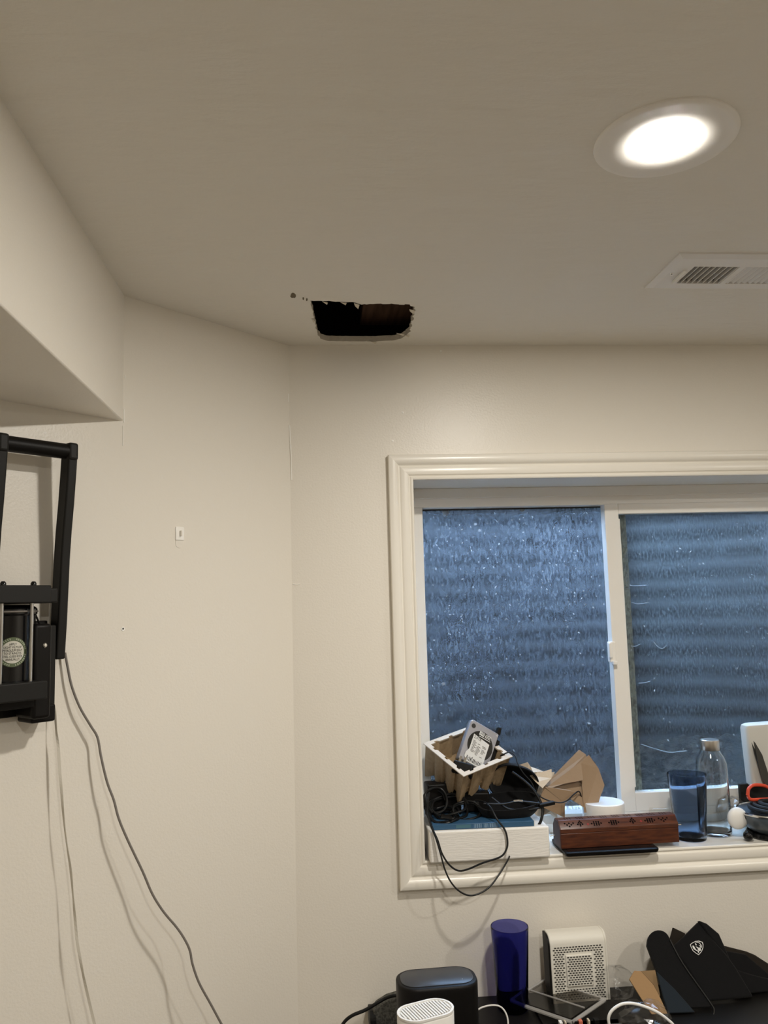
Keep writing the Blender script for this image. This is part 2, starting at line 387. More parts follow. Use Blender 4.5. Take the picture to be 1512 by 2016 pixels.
for f in bm.faces: f.material_index = 1 if abs(f.normal.z) < .5 else 0
me = bpy.data.meshes.new('ceiling'); bm.to_mesh(me); bm.free(); me.materials.append(M['ceil']); me.materials.append(M['gyp'])
ceil = bpy.data.objects.new('ceiling', me); COL.objects.link(ceil); tag(ceil, kind='structure'); WL[ceil] = Vector((0, 0, 0))
# floor deck and joists above the ceiling, seen through the hole
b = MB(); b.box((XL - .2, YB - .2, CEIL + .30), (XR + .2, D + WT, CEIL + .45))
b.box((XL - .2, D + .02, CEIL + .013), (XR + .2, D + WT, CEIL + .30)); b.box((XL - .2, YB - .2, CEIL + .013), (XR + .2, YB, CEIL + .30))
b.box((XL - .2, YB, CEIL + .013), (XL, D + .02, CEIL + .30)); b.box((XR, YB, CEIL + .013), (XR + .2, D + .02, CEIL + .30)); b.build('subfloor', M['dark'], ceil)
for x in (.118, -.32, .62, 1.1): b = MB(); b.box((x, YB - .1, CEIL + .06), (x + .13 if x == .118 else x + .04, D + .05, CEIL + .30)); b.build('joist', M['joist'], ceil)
# torn paper shreds on the hole's edge
for px, py, sx_, sy_ in ((702, 601, .006, .012), (676, 596, .007, .004), (811, 612, .007, .010), (788, 657, .010, .004), (735, 673, .008, .004), (616, 630, .003, .008), (800, 660, .008, .003), (640, 595, .006, .004)):
    p = atz(px, py, CEIL - .001); b = MB()
    b.add([p + Vector((-sx_, -sy_, 0)), p + Vector((sx_, -sy_ * .6, -.002)), p + Vector((sx_ * .7, sy_, -.004)), p + Vector((-sx_ * .5, sy_ * .8, .002))], [(0, 1, 2, 3)])
    b.build('torn_paper', M['torn'], ceil, solid=.0006)
for px, py, sx_, sy_ in ((577, 582, .0065, .014), (597, 588, .0018, .008), (604, 590, .0018, .009)):
    p = atz(px, py, CEIL - .0004); b = MB()
    pts = [p + Vector((math.cos(a) * sx_ * random.uniform(.75, 1.15), math.sin(a) * sy_ * random.uniform(.75, 1.15), 0)) for a in [i * math.pi / 6 for i in range(12)]]
    b.prism(pts, (0, 0, .002)); b.build('gouge', M['gouge'], ceil)
# cracked caulk and paint nicks on the walls
def strip(pts, w, par, m, nm, r=None):
    b = MB(); b.tube(pts, w, 6); return b.build(nm, m, par)
strip([at(567, 775, D - .0012), at(567, 835, D - .0012), at(570, 838, D - .0012), at(573, 900, D - .0010), at(574, 945, D - .0004)], .0016, w_win, M['caulk'], 'caulk_crack')
strip([ata(246, 738, .0003), ata(246, 745, .0003)], .0012, w_ang, M['caulk'], 'caulk_crack')
strip([ata(244, 806, .0003), ata(244, 832, .0003)], .0014, w_ang, M['caulk'], 'caulk_crack')
strip([ata(242, 838, .0003), ata(242, 878, .0003)], .0010, w_ang, M['caulk'], 'caulk_crack')
strip([at(577, 1150, D - .0006), at(584, 1151, D - .0006), at(590, 1150, D - .0006)], .0012, w_win, M['caulk'], 'paint_nick')
for px, py in ((868, 691), (773, 868), (793, 812)):
    b = MB(); p = at(px, py, D - .0003); b.lathe([(0, -.0012), (.0022, -.0008), (.0026, .0004)], (0, 0, 0), 10, xf=frame(p, (1, 0, 0), (0, 0, 1)) @ Matrix.Rotation(math.pi, 4, 'X'))
    b.build('paint_nick', M['caulk'], w_win)
p = ata(242, 1238, .0)
b = MB(); X = frame(p, AU, (0, 0, 1)); b.lathe([(.0018, .0006), (.004, .0012), (.0046, .0002)], (0, 0, 0), 14, xf=X)
anchor = b.build('wall_anchor', M['caulk'], w_ang)
b = MB(); b.lathe([(0, .0005), (.0019, .0005)], (0, 0, 0), 12, xf=X); b.build('screw_hole', M['dark'], anchor)

# ================================================================== WINDOW
win = thing('window_1', ((OX0 + OX1) / 2, YF, OZ0), kind='structure')
YO_ = D + WT
b = MB()   # painted reveal boards lining the opening
b.box((OX0, D - .001, OZ0 - .012), (OX1, YO_, OZ0)); sillb = b.build('sill_board', M['trim'], win)
b = MB(); b.box((OX0, D - .001, OZ1), (OX1, YO_, OZ1 + .012)); b.build('head_board', M['reveal'], win)
b = MB(); b.box((OX0 - .012, D - .001, OZ0 - .012), (OX0, YO_, OZ1 + .012)); b.build('jamb_board', M['reveal'], win)
b = MB(); b.box((OX1, D - .001, OZ0 - .012), (OX1 + .012, YO_, OZ1 + .012)); b.build('jamb_board', M['reveal'], win)
YO = YF + .081
GX0, GX1, GZ0, GZ1 = .281, 1.358, 1.150, 1.957
b = MB(); b.box((OX0, YF, GZ1), (OX1, YO, OZ1)); b.box((OX0, YF - .006, 1.981), (OX1, YF, OZ1)); b.build('head_frame', M['vinyl'], win, bevel=.0015)
b = MB(); b.box((OX0, YF, OZ0), (OX1, YO, GZ0)); b.box((OX0, YF - .006, OZ0), (OX1, YF, 1.128)); b.build('bottom_frame', M['vinyl'], win, bevel=.0015)
b = MB(); b.box((OX0, YF, GZ0), (GX0, YO, GZ1)); b.build('jamb_frame', M['vinyl'], win, bevel=.0015)
b = MB(); b.box((GX1, YF, GZ0), (OX1, YO, GZ1)); b.build('jamb_frame', M['vinyl'], win, bevel=.0015)
YP = YF + .040
b = MB(); b.box((GX0, YP - .003, GZ1 - .0035), (.80, YP + .003, GZ1)); b.build('gasket', M['gasket'], win)
b = MB(); b.box((GX0 - .004, YP, GZ0 - .004), (.815, YP + .004, GZ1 + .004)); b.build('pane', M['pane'], win)
b = MB(); b.box((.803, YP - .004, GZ0), (.852, YP + .018, GZ1)); b.build('meeting_stile', M['vinyl_dirty'], win)
# inner sliding sash
SXL, SXM, SXR = .7795, .818, 1.358
sash = thing('sash', (SXL, YF, GZ0), kind=None); sash.parent = win; sash.location = Vector((SXL, YF, GZ0)) - WL[win]
Y0s, Y1s = YF - .002, YF + .030
b = MB(); b.box((SXL, Y0s, GZ0 - .002), (SXM, Y1s, GZ1 + .002)); b.build('sash_stile', M['vinyl'], sash, bevel=.0015)
b = MB(); b.box((SXR - .038, Y0s, GZ0 - .002), (SXR, Y1s, GZ1 + .002)); b.build('sash_stile', M['vinyl'], sash, bevel=.0015)
b = MB(); b.box((SXM, Y0s, 1.931), (SXR - .038, Y1s, GZ1 + .002)); b.build('sash_rail', M['vinyl'], sash, bevel=.0015)
b = MB(); b.box((SXM, Y0s, GZ0 - .002), (SXR - .038, Y1s, 1.195)); b.build('sash_rail', M['vinyl'], sash, bevel=.0015)
b = MB(); b.box((SXM, Y0s + .004, 1.209), (SXM + .004, Y1s, 1.918)); b.build('glazing_bead', M['vinyl'], sash)
b = MB(); b.box((SXM - .003, YF + .013, 1.190), (SXR - .035, YF + .017, 1.935)); b.build('pane', M['pane2'], sash)
lp = at(1199, 1283, YF - .004)
b = MB(); b.box((SXL - .010, YF - .006, lp.z - .028), (SXL + .008, YF + .012, lp.z + .026)); b.box((SXL - .013, YF - .014, lp.z - .016), (SXL - .004, YF - .002, lp.z + .024)); b.box((SXL - .006, YF - .020, lp.z - .034), (SXL + .006, YF - .004, lp.z - .024))
b.build('latch', M['vinyl'], sash, bevel=.0025, seg=3)

# moulded casing, four mitred boards
casing = thing('trim_1', ((OX0 + OX1) / 2, D, 1.04), kind='structure')
PROF = [(0, 0), (0, .0075), (.0015, .0095), (.0045, .0100), (.0065, .0090), (.0085, .0072), (.0105, .0078), (.0125, .0108), (.0150, .0118), (.028, .0128), (.0315, .0118), (.0335, .0100), (.0360, .0105), (.0390, .0140), (.0430, .0178), (.0470, .0190), (.0565, .0195), (.0600, .0182), (.0615, .0150), (.0615, 0)]
def board(side):
    A_, B_ = [], []
    for (u, h) in PROF:
        y = D - h
        if side == 'T': A_.append((OX0 - u, y, OZ1 + u - .002)); B_.append((OX1 + u, y, OZ1 + u - .002))
        if side == 'B': A_.append((OX0 - u, y, OZ0 - u)); B_.append((OX1 + u, y, OZ0 - u))
        if side == 'L': A_.append((OX0 - u, y, OZ0 - u)); B_.append((OX0 - u, y, OZ1 + u - .002))
        if side == 'R': A_.append((OX1 + u, y, OZ0 - u)); B_.append((OX1 + u, y, OZ1 + u - .002))
    b = MB(); b.loft([A_, B_], True, True); return b
for s_ in 'TBLR': board(s_).build('casing_board', M['trim'], casing, angle=28)

# window well outside: corrugated steel, soil
WCX, WA, WB_, YX = .80, .80, .72, D + WT - .02
b = MB(); nz_, na = 150, 48; rows = []
vs, fs = [], []
for i in range(nz_ + 1):
    z = .90 + 1.20 * i / nz_; k = .0055 * math.cos(2 * math.pi * z / .068)
    for j in range(na + 1):
        a = math.pi * j / na; vs.append((WCX - (WA + k) * math.cos(a), YX + (WB_ + k) * math.sin(a) ** .8, z))
for i in range(nz_):
    for j in range(na): fs.append((i * (na + 1) + j, i * (na + 1) + j + 1, (i + 1) * (na + 1) + j + 1, (i + 1) * (na + 1) + j))
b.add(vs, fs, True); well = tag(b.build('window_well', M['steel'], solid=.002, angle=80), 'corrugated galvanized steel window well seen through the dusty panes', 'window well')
b = MB(); vs, fs = [], []
NX, NY = 60, 40
for i in range(NX + 1):
    for j in range(NY + 1):
        x = WCX - WA + 2 * WA * i / NX; y = YX + WB_ * j / NY
        z = 1.075 + .07 * j / NY + .05 * noise.noise((x * 5, y * 5, 2)) + .02 * noise.noise((x * 22, y * 22, 5)) + .012 * noise.noise((x * 60, y * 60, 1))
        z += .10 * max(0, min(1, (x - .95) / .3))
        vs.append((x, y, z))
for i in range(NX):
    for j in range(NY): a = i * (NY + 1) + j; fs.append((a, a + 1, a + NY + 2, a + NY + 1))
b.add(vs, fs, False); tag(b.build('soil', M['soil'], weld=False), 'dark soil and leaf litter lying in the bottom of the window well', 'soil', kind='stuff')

# ================================================================== CEILING FIXTURES
def downlight(x, y, label):
    t = thing('recessed_light', (x, y, CEIL), label, 'ceiling light', 'recessed ceiling lights')
    b = MB(); b.lathe([(.0995, 0), (.0990, -.0020), (.0965, -.0040), (.090, -.0048), (.0560, -.0034), (.0515, -.0030), (.0515, .03), (.085, .03)], (x, y, CEIL), 64); b.build('trim_ring', M['lamp_white'], t)
    b = MB(); b.lathe([(0, -.0052), (.018, -.0049), (.034, -.0043), (.046, -.0036), (.0514, -.0032)], (x, y, CEIL), 48); b.build('lens', M['lens'], t)
    b = MB(); b.lathe([(0, .11), (.085, .11), (.085, .01)], (x, y, CEIL), 32); b.build('housing', M['dark'], t)
    return t
downlight(*LIGHTS[0], 'lit round recessed ceiling light above the window, beside the white air register')
downlight(*LIGHTS[1], 'recessed ceiling light further back in the room, behind the viewer')
downlight(*LIGHTS[2], 'added unseen recessed ceiling light to the right, there to light that side')  # added lamp, unseen, put in to light the right side

reg = thing('ceiling_register', (.88, 1.51, CEIL), 'white enamel slotted air register on the ceiling beside the lit round light', 'air vent')
RX0, RX1, RY0, RY1 = .694, 1.105, 1.429, 1.597
b = MB()   # frame plate with raised inner field, open over the duct
def ringbox(o, i, z0, z1):
    (x0, x1, y0, y1) = o; (a0, a1, c0, c1) = i
    v = [(x0, y0, z0), (x1, y0, z0), (x1, y1, z0), (x0, y1, z0), (a0, c0, z1), (a1, c0, z1), (a1, c1, z1), (a0, c1, z1)]
    return v, [(0, 1, 5, 4), (1, 2, 6, 5), (2, 3, 7, 6), (3, 0, 4, 7)]
b.add(*ringbox((RX0, RX1, RY0, RY1), (RX0, RX1, RY0, RY1), CEIL, CEIL - .0025))
b.add(*ringbox((RX0, RX1, RY0, RY1), (RX0 + .012, RX1 - .012, RY0 + .012, RY1 - .012), CEIL - .0025, CEIL - .0075))
b.add(*ringbox((RX0 + .012, RX1 - .012, RY0 + .012, RY1 - .012), (VX0, VX1, VY0, VY1), CEIL - .0075, CEIL - .0075))
b.add(*ringbox((VX0, VX1, VY0, VY1), (VX0, VX1, VY0, VY1), CEIL - .0075, CEIL + .002))
b.build('frame', M['ventw'], reg)
nb = 8
for g, (gx0, gx1, tilt) in enumerate(((VX0, .838, .35), (.850, .947, -.95), (.959, VX1, .35))):
    pit = (gx1 - gx0) / nb
    for i in range(nb + 1):
        x = gx0 + pit * i; b = MB()
        dx = .0065 * math.sin(tilt); dz = .0065 * math.cos(tilt)
        P = [(x - dx - .0007, VY0, CEIL - .0070), (x - dx + .0007, VY0, CEIL - .0070), (x + dx + .0007, VY0, CEIL - .007 + 2 * dz), (x + dx - .0007, VY0, CEIL - .007 + 2 * dz)]
        b.prism(P, (0, VY1 - VY0, 0)); b.build('louvre', M['ventw'], reg)
for x0, x1 in ((.838, .850), (.947, .959)):
    b = MB(); b.box((x0, VY0, CEIL - .0075), (x1, VY1, CEIL - .004)); b.build('divider_bar', M['ventw'], reg)
b = MB(); b.box((VX0 - .01, VY0 - .01, CEIL + .030), (VX1 + .01, VY1 + .01, CEIL + .10)); b.build('duct_back', M['ventdark'], reg)
b = MB(); b.box((VX0, VY0, CEIL + .012), (VX1, VY1, CEIL + .015)); b.build('damper', M['ventdark'], reg)
b = MB(); p0 = Vector((.733, 1.500, CEIL - .010)); b.box((.730, 1.492, CEIL - .014), (.736, 1.548, CEIL - .0075)); b.build('damper_lever', M['ventw'], reg, bevel=.001)
b = MB(); b.lathe([(0, -.0028), (.003, -.002), (.004, 0)], (.714, 1.511, CEIL - .0075), 14); b.build('screw', M['chrome'], reg)

# ================================================================== WALL-MOUNTED CAN CRUSHER
cb = aw(-.67, 0, 1.515)
cr = thing('can_crusher', cb, 'black wall-mounted can crusher with tall loop handle and round sticker', 'can crusher')
CHX, CHO = -.704, .038                        # can chamber axis
AX = frame(AO, AU, -AN)                      # local x along wall, y into wall, z up
def abox(x0, x1, o0, o1, z0, z1, b=None):
    b = b or MB(); b.box((x0, -o1, z0), (x1, -o0, z1), AX); return b
abox(-.760, -.616, 0, .012, 1.525, 1.690).build('back_plate', M['blk'], cr, bevel=.002)
abox(-.673, -.6400, .012, .076, 1.524, 1.685).build('side_plate', M['blk'], cr, bevel=.006, seg=3)
abox(-.641, -.6170, .012, .046, 1.520, 1.682).build('side_flange', M['blk2'], cr, bevel=.003)
abox(-.790, -.7330, .012, .090, 1.558, 1.686).build('left_column', M['blk2'], cr, bevel=.006, seg=3)
abox(-.790, -.6645, .012, .110, 1.5605, 1.5905).build('bottom_anvil', M['blk2'], cr, bevel=.002)
abox(-.790, -.660, .0, .075, 1.545, 1.561).build('base_bar', M['blk'], cr, bevel=.0015)
abox(-.668, -.6240, .010, .062, 1.516, 1.546).build('foot', M['blk'], cr, bevel=.004, seg=3)
b = MB(); b.lathe([(0, 1.56), (.047, 1.56), (.047, 1.700), (.0495, 1.703), (.0495, 1.711), (.047, 1.714), (.040, 1.718), (0, 1.718)], tuple(aw(CHX, CHO, 0)), 48); drum = b.build('can_chamber', M['blkgloss'], cr)
b = MB(); b.tube([aw(CHX + .0497 * math.sin(a), CHO + .0497 * math.cos(a), 1.707) for a in [math.radians(-88 + 4.4 * i) for i in range(41)]], .0016, 8); b.build('rim_band', M['grey_cord'], drum)
abox(-.790, -.6555, .020, .100, 1.7205, 1.7505).build('ram_bar', M['blk2'], cr, bevel=.002)
abox(-.657, -.6330, .025, .080, 1.7205, 1.7465).build('ram_end', M['blk2'], cr, bevel=.003)
for x in (-.7300, -.6780):
    b = MB(); b.lathe([(0, .0075), (.003, .007), (.0048, .004), (.005, 0)], tuple(aw(x, .080, 1.7505)), 16); b.build('cap_nut', M['blkgloss'], cr)
for x in (-.7365, -.6860):
    b = MB(); b.tube([aw(x, .092, 1.588), aw(x, .092, 1.7215)], .0030, 12); b.build('guide_rod', M['rod'], cr)
# handle: two bent rails and a round grip
HZ = [(2.000, .070), (1.955, .066), (1.900, .060), (1.850, .053), (1.800, .048), (1.690, .042), (1.620, .036)]
def rail(xo, xi):
    rings = []
    for z, o in HZ: rings.append([aw(xo, o, z), aw(xi, o, z), aw(xi, o - .030, z), aw(xo, o - .030, z)])
    b = MB(); b.loft(rings, True, False); return b
rail(-.594, -.6115).build('handle_rail', M['blk2'], cr, bevel=.003, seg=3)
rail(-.7215, -.739).build('handle_rail', M['blk2'], cr, bevel=.003, seg=3)
b = MB(); b.tube([aw(-.7225, .056, 1.996), aw(-.6105, .056, 1.996)], .0142, 20); b.build('grip', M['blk'], cr)
abox(-.6125, -.5935, .040, .0715, 1.979, 2.0115).build('corner_block', M['blk2'], cr, bevel=.005, seg=3)
abox(-.7400, -.7205, .040, .0715, 1.979, 2.0115).build('corner_block', M['blk2'], cr, bevel=.005, seg=3)
abox(-.6165, -.6085, .006, .030, 1.588, 1.612).build('pivot_knob', M['blk'], cr, bevel=.003)
for x, o, z, r_ in ((-.6535, .0765, 1.6480, .0042), (-.655, .0625, 1.526, .0022)):
    b = MB(); b.lathe([(0, .0028), (r_ * .6, .0024), (r_, .0006), (r_, 0)], (0, 0, 0), 16, xf=frame(aw(x, o, z), AU, (0, 0, 1))); b.build('bolt', M['chrome'], cr)
b = MB(); b.tube([aw(-.668, .05, 1.721), aw(-.658, .05, 1.700), aw(-.650, .05, 1.683)], .0018, 8); b.build('link_wire', M['blk'], cr)
# round sticker wrapped on the chamber front
def wrap(x, z, lift):   # flat sticker coordinates -> chamber surface
    a = x / .047
    return aw(CHX + (.047 + lift) * math.sin(a), CHO + (.047 + lift) * math.cos(a), z)
LXc, LZc = -.0090, 1.640
def disc(r0, r1, lift, n=48):
    b = MB(); vs, fs = [], []
    rings_ = [r0 + (r1 - r0) * k / 4 for k in range(5)]
    for rr in rings_:
        for i in range(n): a = 2 * math.pi * i / n; vs.append(wrap(LXc + rr * math.cos(a), LZc + rr * math.sin(a), lift))
    for k in range(4):
        for i in range(n): fs.append((k * n + i, k * n + (i + 1) % n, (k + 1) * n + (i + 1) % n, (k + 1) * n + i))
    b.add(vs, fs, True); return b
stk = disc(.0005, .0245, .0003).build('sticker', M['green'], cr)
disc(.0004, .0185, .0006).build('sticker_centre', M['sticker'], stk)
def wraptext(body, size, z, sx=1.):
    b = text_mb(body, size, Matrix.Identity(4), .0, sx=sx)
    return [wrap(LXc + v.x, LZc + z + v.y, .0009) for v in b.v], b.f
tb = MB()
for i, (ln, sx_) in enumerate((('APPLY', .8), ('LIGHT FILM OF', .78), ('PETROLEUM JELLY', .70), ('TO STAINLESS', .8), ('STEEL GUIDE RODS', .66), ('ANNUALLY', .8))):
    vs, fs = wraptext(ln, .0054, .0128 - .0050 * i, sx_); tb.add(vs, fs)
tb.build('sticker_print', M['ink'], stk, weld=False)
tb = MB()
for k in range(40):
    a0 = math.radians(k * 9 + 1.2); a1 = a0 + math.radians(random.uniform(4, 7))
    if k % 10 in (0, 9): continue
    tb.add([wrap(LXc + r_ * math.cos(a), LZc + r_ * math.sin(a), .0009) for r_, a in ((.0202, a0), (.0232, a0), (.0232, a1), (.0202, a1))], [(0, 1, 2, 3)])
tb.build('sticker_border_print', M['greenlight'], stk)

# cords hanging from it
gp = [(128, 1285, .012), (133, 1312, .014), (141, 1350, .016), (157, 1392, .020), (178, 1428, .022), (192, 1452, .024), (199, 1490, .028), (211, 1540, .033), (224, 1575, .037), (234, 1612, .042), (252, 1655, .046), (281, 1716, .051), (300, 1760, .055), (322, 1795, .058), (348, 1826, .061), (364, 1850, .065), (374, 1872, .068), (379, 1898, .070), (392, 1935, .073), (415, 1977, .076), (436, 2016, .080), (462, 2062, .085), (480, 2160, .09)]
b = MB(); b.tube(smoothline([ata(x, y, o) for x, y, o in gp], 5), .0023, 10)
tag(b.build('grey_cable', M['grey_cord']), 'grey cord hanging from the can crusher down the angled wall', 'cord')
rp = [(103, 1380, .010, 20), (108, 1400, .018, 60), (111, 1440, .022, 75), (115, 1475, .024, 15), (118, 1520, .026, 10), (121, 1557, .028, 40), (126, 1617, .030, 82), (132, 1665, .031, 88), (139, 1711, .032, 60), (144, 1765, .033, 88), (147, 1800, .034, 60), (151, 1847, .035, 12), (156, 1878, .036, 20), (163, 1915, .037, 70), (170, 1948, .038, 40), (186, 2016, .040, 15), (205, 2090, .045, 60), (215, 2180, .05, 20)]
cp = smoothline([ata(x, y, o) for x, y, o, a in rp], 5); an = []
for i in range(len(rp) - 1):
    for j in range(5): an.append(rp[i][3] + (rp[i + 1][3] - rp[i][3]) * j / 5)
an.append(rp[-1][3])
rings = []
for p, a in zip(cp, an):
    w = AU * math.cos(math.radians(a)) * .0024 + AN * math.sin(math.radians(a)) * .0024; t_ = Vector((0, 0, 1)).cross(w).normalized() * .0004
    rings.append([p - w - t_, p + w - t_, p + w + t_, p - w + t_])
b = MB(); b.loft(rings, True, False)
tag(b.build('ribbon_cord', M['ribbon']), 'pale flat twisted ribbon cord hanging under the can crusher, left of the grey cord', 'cord')
# adhesive cable clip
hk = thing('wall_hook', ata(353, 1056, 0), 'small white adhesive hook stuck alone on the angled wall', 'hook')
hx, hz = -.3233, 1.8637
abox(hx - .0105, hx + .0105, 0, .003, hz - .0145, hz + .0145).build('base_plate', M['caulk'], hk, bevel=.002)
abox(hx - .0015, hx + .0015, .003, .009, hz - .006, hz + .006).build('peg', M['wall'], hk, bevel=.0008)
b = MB(); b.prism([aw(hx - .0095 + .0095 + .0095 * math.cos(a) * (1 if True else 0), 0, hz - .0145 - .008 + .008 * math.sin(a)) for a in [math.radians(180 + 15 * i) for i in range(13)]] + [aw(hx + .0095, 0, hz - .0145), aw(hx - .0095, 0, hz - .0145)], AN * .0008); b.build('adhesive_tab', M['wall'], hk)

# ================================================================== ON THE SILL
def Rz(a): return Matrix.Rotation(math.radians(a), 4, 'Z')
def T(x, y, z): return Matrix.Translation((x, y, z))
def ribbon(pts, r, name, m, label=None, cat=None, parent=None, k=6, n=8, group=None):
    b = MB(); b.tube(smoothline(pts, k), r, n); o = b.build(name, m, parent)
    return tag(o, label, cat, group) if label else o

# foam block
FT = SILL + .0700
b = MB(); b.box((.2465, 1.951, SILL), (.530, 2.105, FT))
tag(b.build('foam_block', M['foam'], bevel=.004, seg=3), 'white packing foam slab on the left end of the window sill', 'foam block')
# blue booklet lying on the foam
bk = thing('booklet', (.375, 2.02, FT), 'blue printed booklet lying on the white foam slab under the tangled cables', 'booklet')
BX = T(.378, 2.028, FT) @ Rz(-1.5)
b = MB(); b.box((-.120, -.068, .0005), (.120, .068, .0125), BX); cov = b.build('cover', M['blue_print'], bk, bevel=.0008)
b = MB(); b.box((-.1185, -.0665, .0012), (.1210, .0665, .0118), BX); b.build('pages', M['sticker'], bk)
tb = MB()
for i in range(22):
    x = -.022 + i * .0026 + random.uniform(-.0004, .0004)
    if i in (7, 8, 13): continue
    tb.box((x, -.0684, .0020), (x + random.choice((.0006, .0010)), -.0680, .0110), BX)
tb.build('barcode_print', M['blue_light'], cov)
b = MB(); b.box((-.065, -.0684, .003), (-.030, -.0680, .0105), BX); b.build('pale_panel', mat('booklet_teal', (.06, .15, .20), rough=.5), cov)

# moulded pulp tray with fluted walls, tipped toward the room
tL = at(835, 1464, 2.085); tF = at(913, 1528, 1.985); tR = at(1008, 1489, 2.062); tB = tL + tR - tF
tc = (tL + tR) / 2; ex = (tF - tL); ey = (tR - tF); nz3 = ex.cross(ey).normalized()
if nz3.z < 0: nz3 = -nz3
tray = thing('pulp_tray', (tc.x, tc.y, FT + .012), 'brown moulded pulp tray tipped forward on the black cables, holding a hard drive', 'tray')
def tpt(u, v, d):     # u,v in -1..1 across the tray, d below the rim
    p = tc + ex * (u / 2) + ey * (v / 2) - nz3 * d
    return p - Vector((0, 0, 1)) * 0
def square(s_, n=36):
    out = []
    for (a, c) in (((-1, -1), (1, -1)), ((1, -1), (1, 1)), ((1, 1), (-1, 1)), ((-1, 1), (-1, -1))):
        for i in range(n): t = i / n; out.append((s_ * (a[0] + (c[0] - a[0]) * t), s_ * (a[1] + (c[1] - a[1]) * t), t))
    return out
NS = 60
def flute(t): # 0 in the grooves, 1 on the flutes (three broad and two narrow per side)
    x = (t * 3.0 + .5) % 1.0
    if x < .12 or x > .88: return .0
    if x < .24 or x > .76: return .55
    return max(0., math.sin(math.pi * (x - .20) / .60)) ** .35
rings_out, rings_in = [], []
levels = [(0., 1.0, 0.), (.002, .965, .06), (.034, .935, .10), (.066, .90, .11), (.088, .87, .11)]
def wallring(dep, scl, amp, extra=0., low=False):
    ring = []
    for (u, v, t) in square(1., NS):
        f_ = flute(t); k = scl - amp * (1 - f_) - extra
        corner = max(abs(u), abs(v)) and min(abs(u), abs(v))
        dd = dep * (1 + (.12 * corner ** 3 if low else 0)) - (.016 * (1 - f_) if low else 0)
        ring.append(tpt(u * k, v * k, dd))
    return ring
for i, (d_, sc_, am) in enumerate(levels): rings_out.append(wallring(d_, sc_, am, 0, i >= 3))
b = MB(); b.loft(rings_out, False, True)
inner = [wallring(d_, sc_ - .055, am, 0, i >= 3) for i, (d_, sc_, am) in enumerate(levels)]
b.loft(inner[1:], False, True)
b.loft([rings_out[-1], inner[-1]], False, True)
b.build('fluted_wall', M['pulp'], tray, angle=50)
b = MB(); o_ = [tpt(u * 1.02, v * 1.02, -.0008) for u, v, t in square(1., NS)]; o2 = [tpt(u * 1.02, v * 1.02, .0016) for u, v, t in square(1., NS)]
i_ = []
for (u, v, t) in square(1., NS): f_ = flute(t); k = .90 - .0 * (1 - f_) - (.07 if f_ > .5 else 0.) + .02; i_.append(tpt(u * k, v * k, -.0008))
b.loft([o2, o_, i_, [p - nz3 * .004 for p in i_]], False, True); b.build('rim', M['kraft_pale'], tray, angle=30)  # paler than the pulp walls: daylight on the rim put into its colour
b = MB(); b.add([tpt(u * .80, v * .80, .060) for u, v in ((-1, -1), (1, -1), (1, 1), (-1, 1))], [(0, 1, 2, 3)]); b.build('tray_bottom', M['pulp'], tray, solid=.003)

# hard drive standing in the tray
dT = at(929, 1415, 2.085); dR = at(982, 1446, 2.100); dB = at(905, 1493, 2.043)
hx_ = (dR - dT).normalized(); hy_ = (dB - dT); hy_ = (hy_ - hx_ * hy_.dot(hx_)).normalized(); hn = hx_.cross(-hy_).normalized()
if hn.y > 0: hn = -hn
W_, H_ = (dR - dT).length, .106
HD = Matrix(((hx_.x, -hy_.x, hn.x, dT.x), (hx_.y, -hy_.y, hn.y, dT.y), (hx_.z, -hy_.z, hn.z, dT.z), (0, 0, 0, 1)))  # x right, y up, z toward the room; origin top-left
hd = thing('hard_drive', HD @ Vector((W_ / 2, -H_, -.012)), 'silver hard disk drive with white label propped up in the pulp tray', 'hard drive')
b = MB(); b.prism([(x, y, 0) for x, y in ((.004, 0), (W_ - .001, 0), (W_, -.002), (W_, -H_), (0, -H_), (0, -.006))], (0, 0, -.016), xf=HD); b.build('case', M['alu'], hd, bevel=.0007, seg=1)
def hdisc(cx, cy, r, z0, z1, n=48, ry=None):
    b = MB(); b.prism([(cx + r * math.cos(2 * math.pi * i / n), cy + (ry or r) * math.sin(2 * math.pi * i / n), z0) for i in range(n)], (0, 0, z1 - z0), xf=HD); return b
hdisc(W_ * .53, -.052, W_ * .43, .0001, .0010).build('black_label', M['blkgloss'], hd)
hdisc(W_ * .13, -.014, .0058, .0001, .0008).build('seal_dot', M['ink'], hd)
lab = MB(); lab.prism([(x * W_, y, .0011) for x, y in ((.22, -.032), (.80, -.038), (.80, -.104), (.25, -.104), (.14, -.094), (.14, -.084), (.22, -.072))], (0, 0, .0005), xf=HD)
lab = lab.build('white_label', M['white_ink'], hd)
def htext(s_, x, y, size, m, par, sx=1., nm='print'):
    b = text_mb(s_, size, HD @ T(x * W_, y, .0019), .0002, 'LEFT', sx); return b.build(nm, m, par, weld=False)
htext('2.0TB', .25, -.0385, .0100, M['ink'], lab, .9)
b = MB(); b.prism([(x * W_, y, .0011) for x, y in ((.38, -.0175), (.555, -.0175), (.555, -.0275), (.38, -.0275))], (0, 0, .0004), xf=HD); lg = b.build('logo_box', M['white_ink'], hd, bevel=.0008)
htext('WD', .395, -.0225, .0095, M['ink'], lg, .9)
tb = MB()
for (x0, x1, y) in ((.58, .80, -.0195), (.58, .76, -.0230), (.58, .78, -.0262), (.40, .80, -.0305)): tb.box((x0 * W_, y - .0008, .0011), (x1 * W_, y + .0008, .0015), HD)
tb.build('logo_print', M['white_ink'], hd)
tb = MB()
for i in range(11):
    y = -.0475 - i * .0031
    for seg in range(3):
        x0 = .25 + seg * .17 + random.uniform(0, .03); x1 = x0 + random.uniform(.06, .15)
        if random.random() < .75: tb.box((x0 * W_, y - .0006, .0016), (min(x1, .78) * W_, y + .0006, .0018), HD)
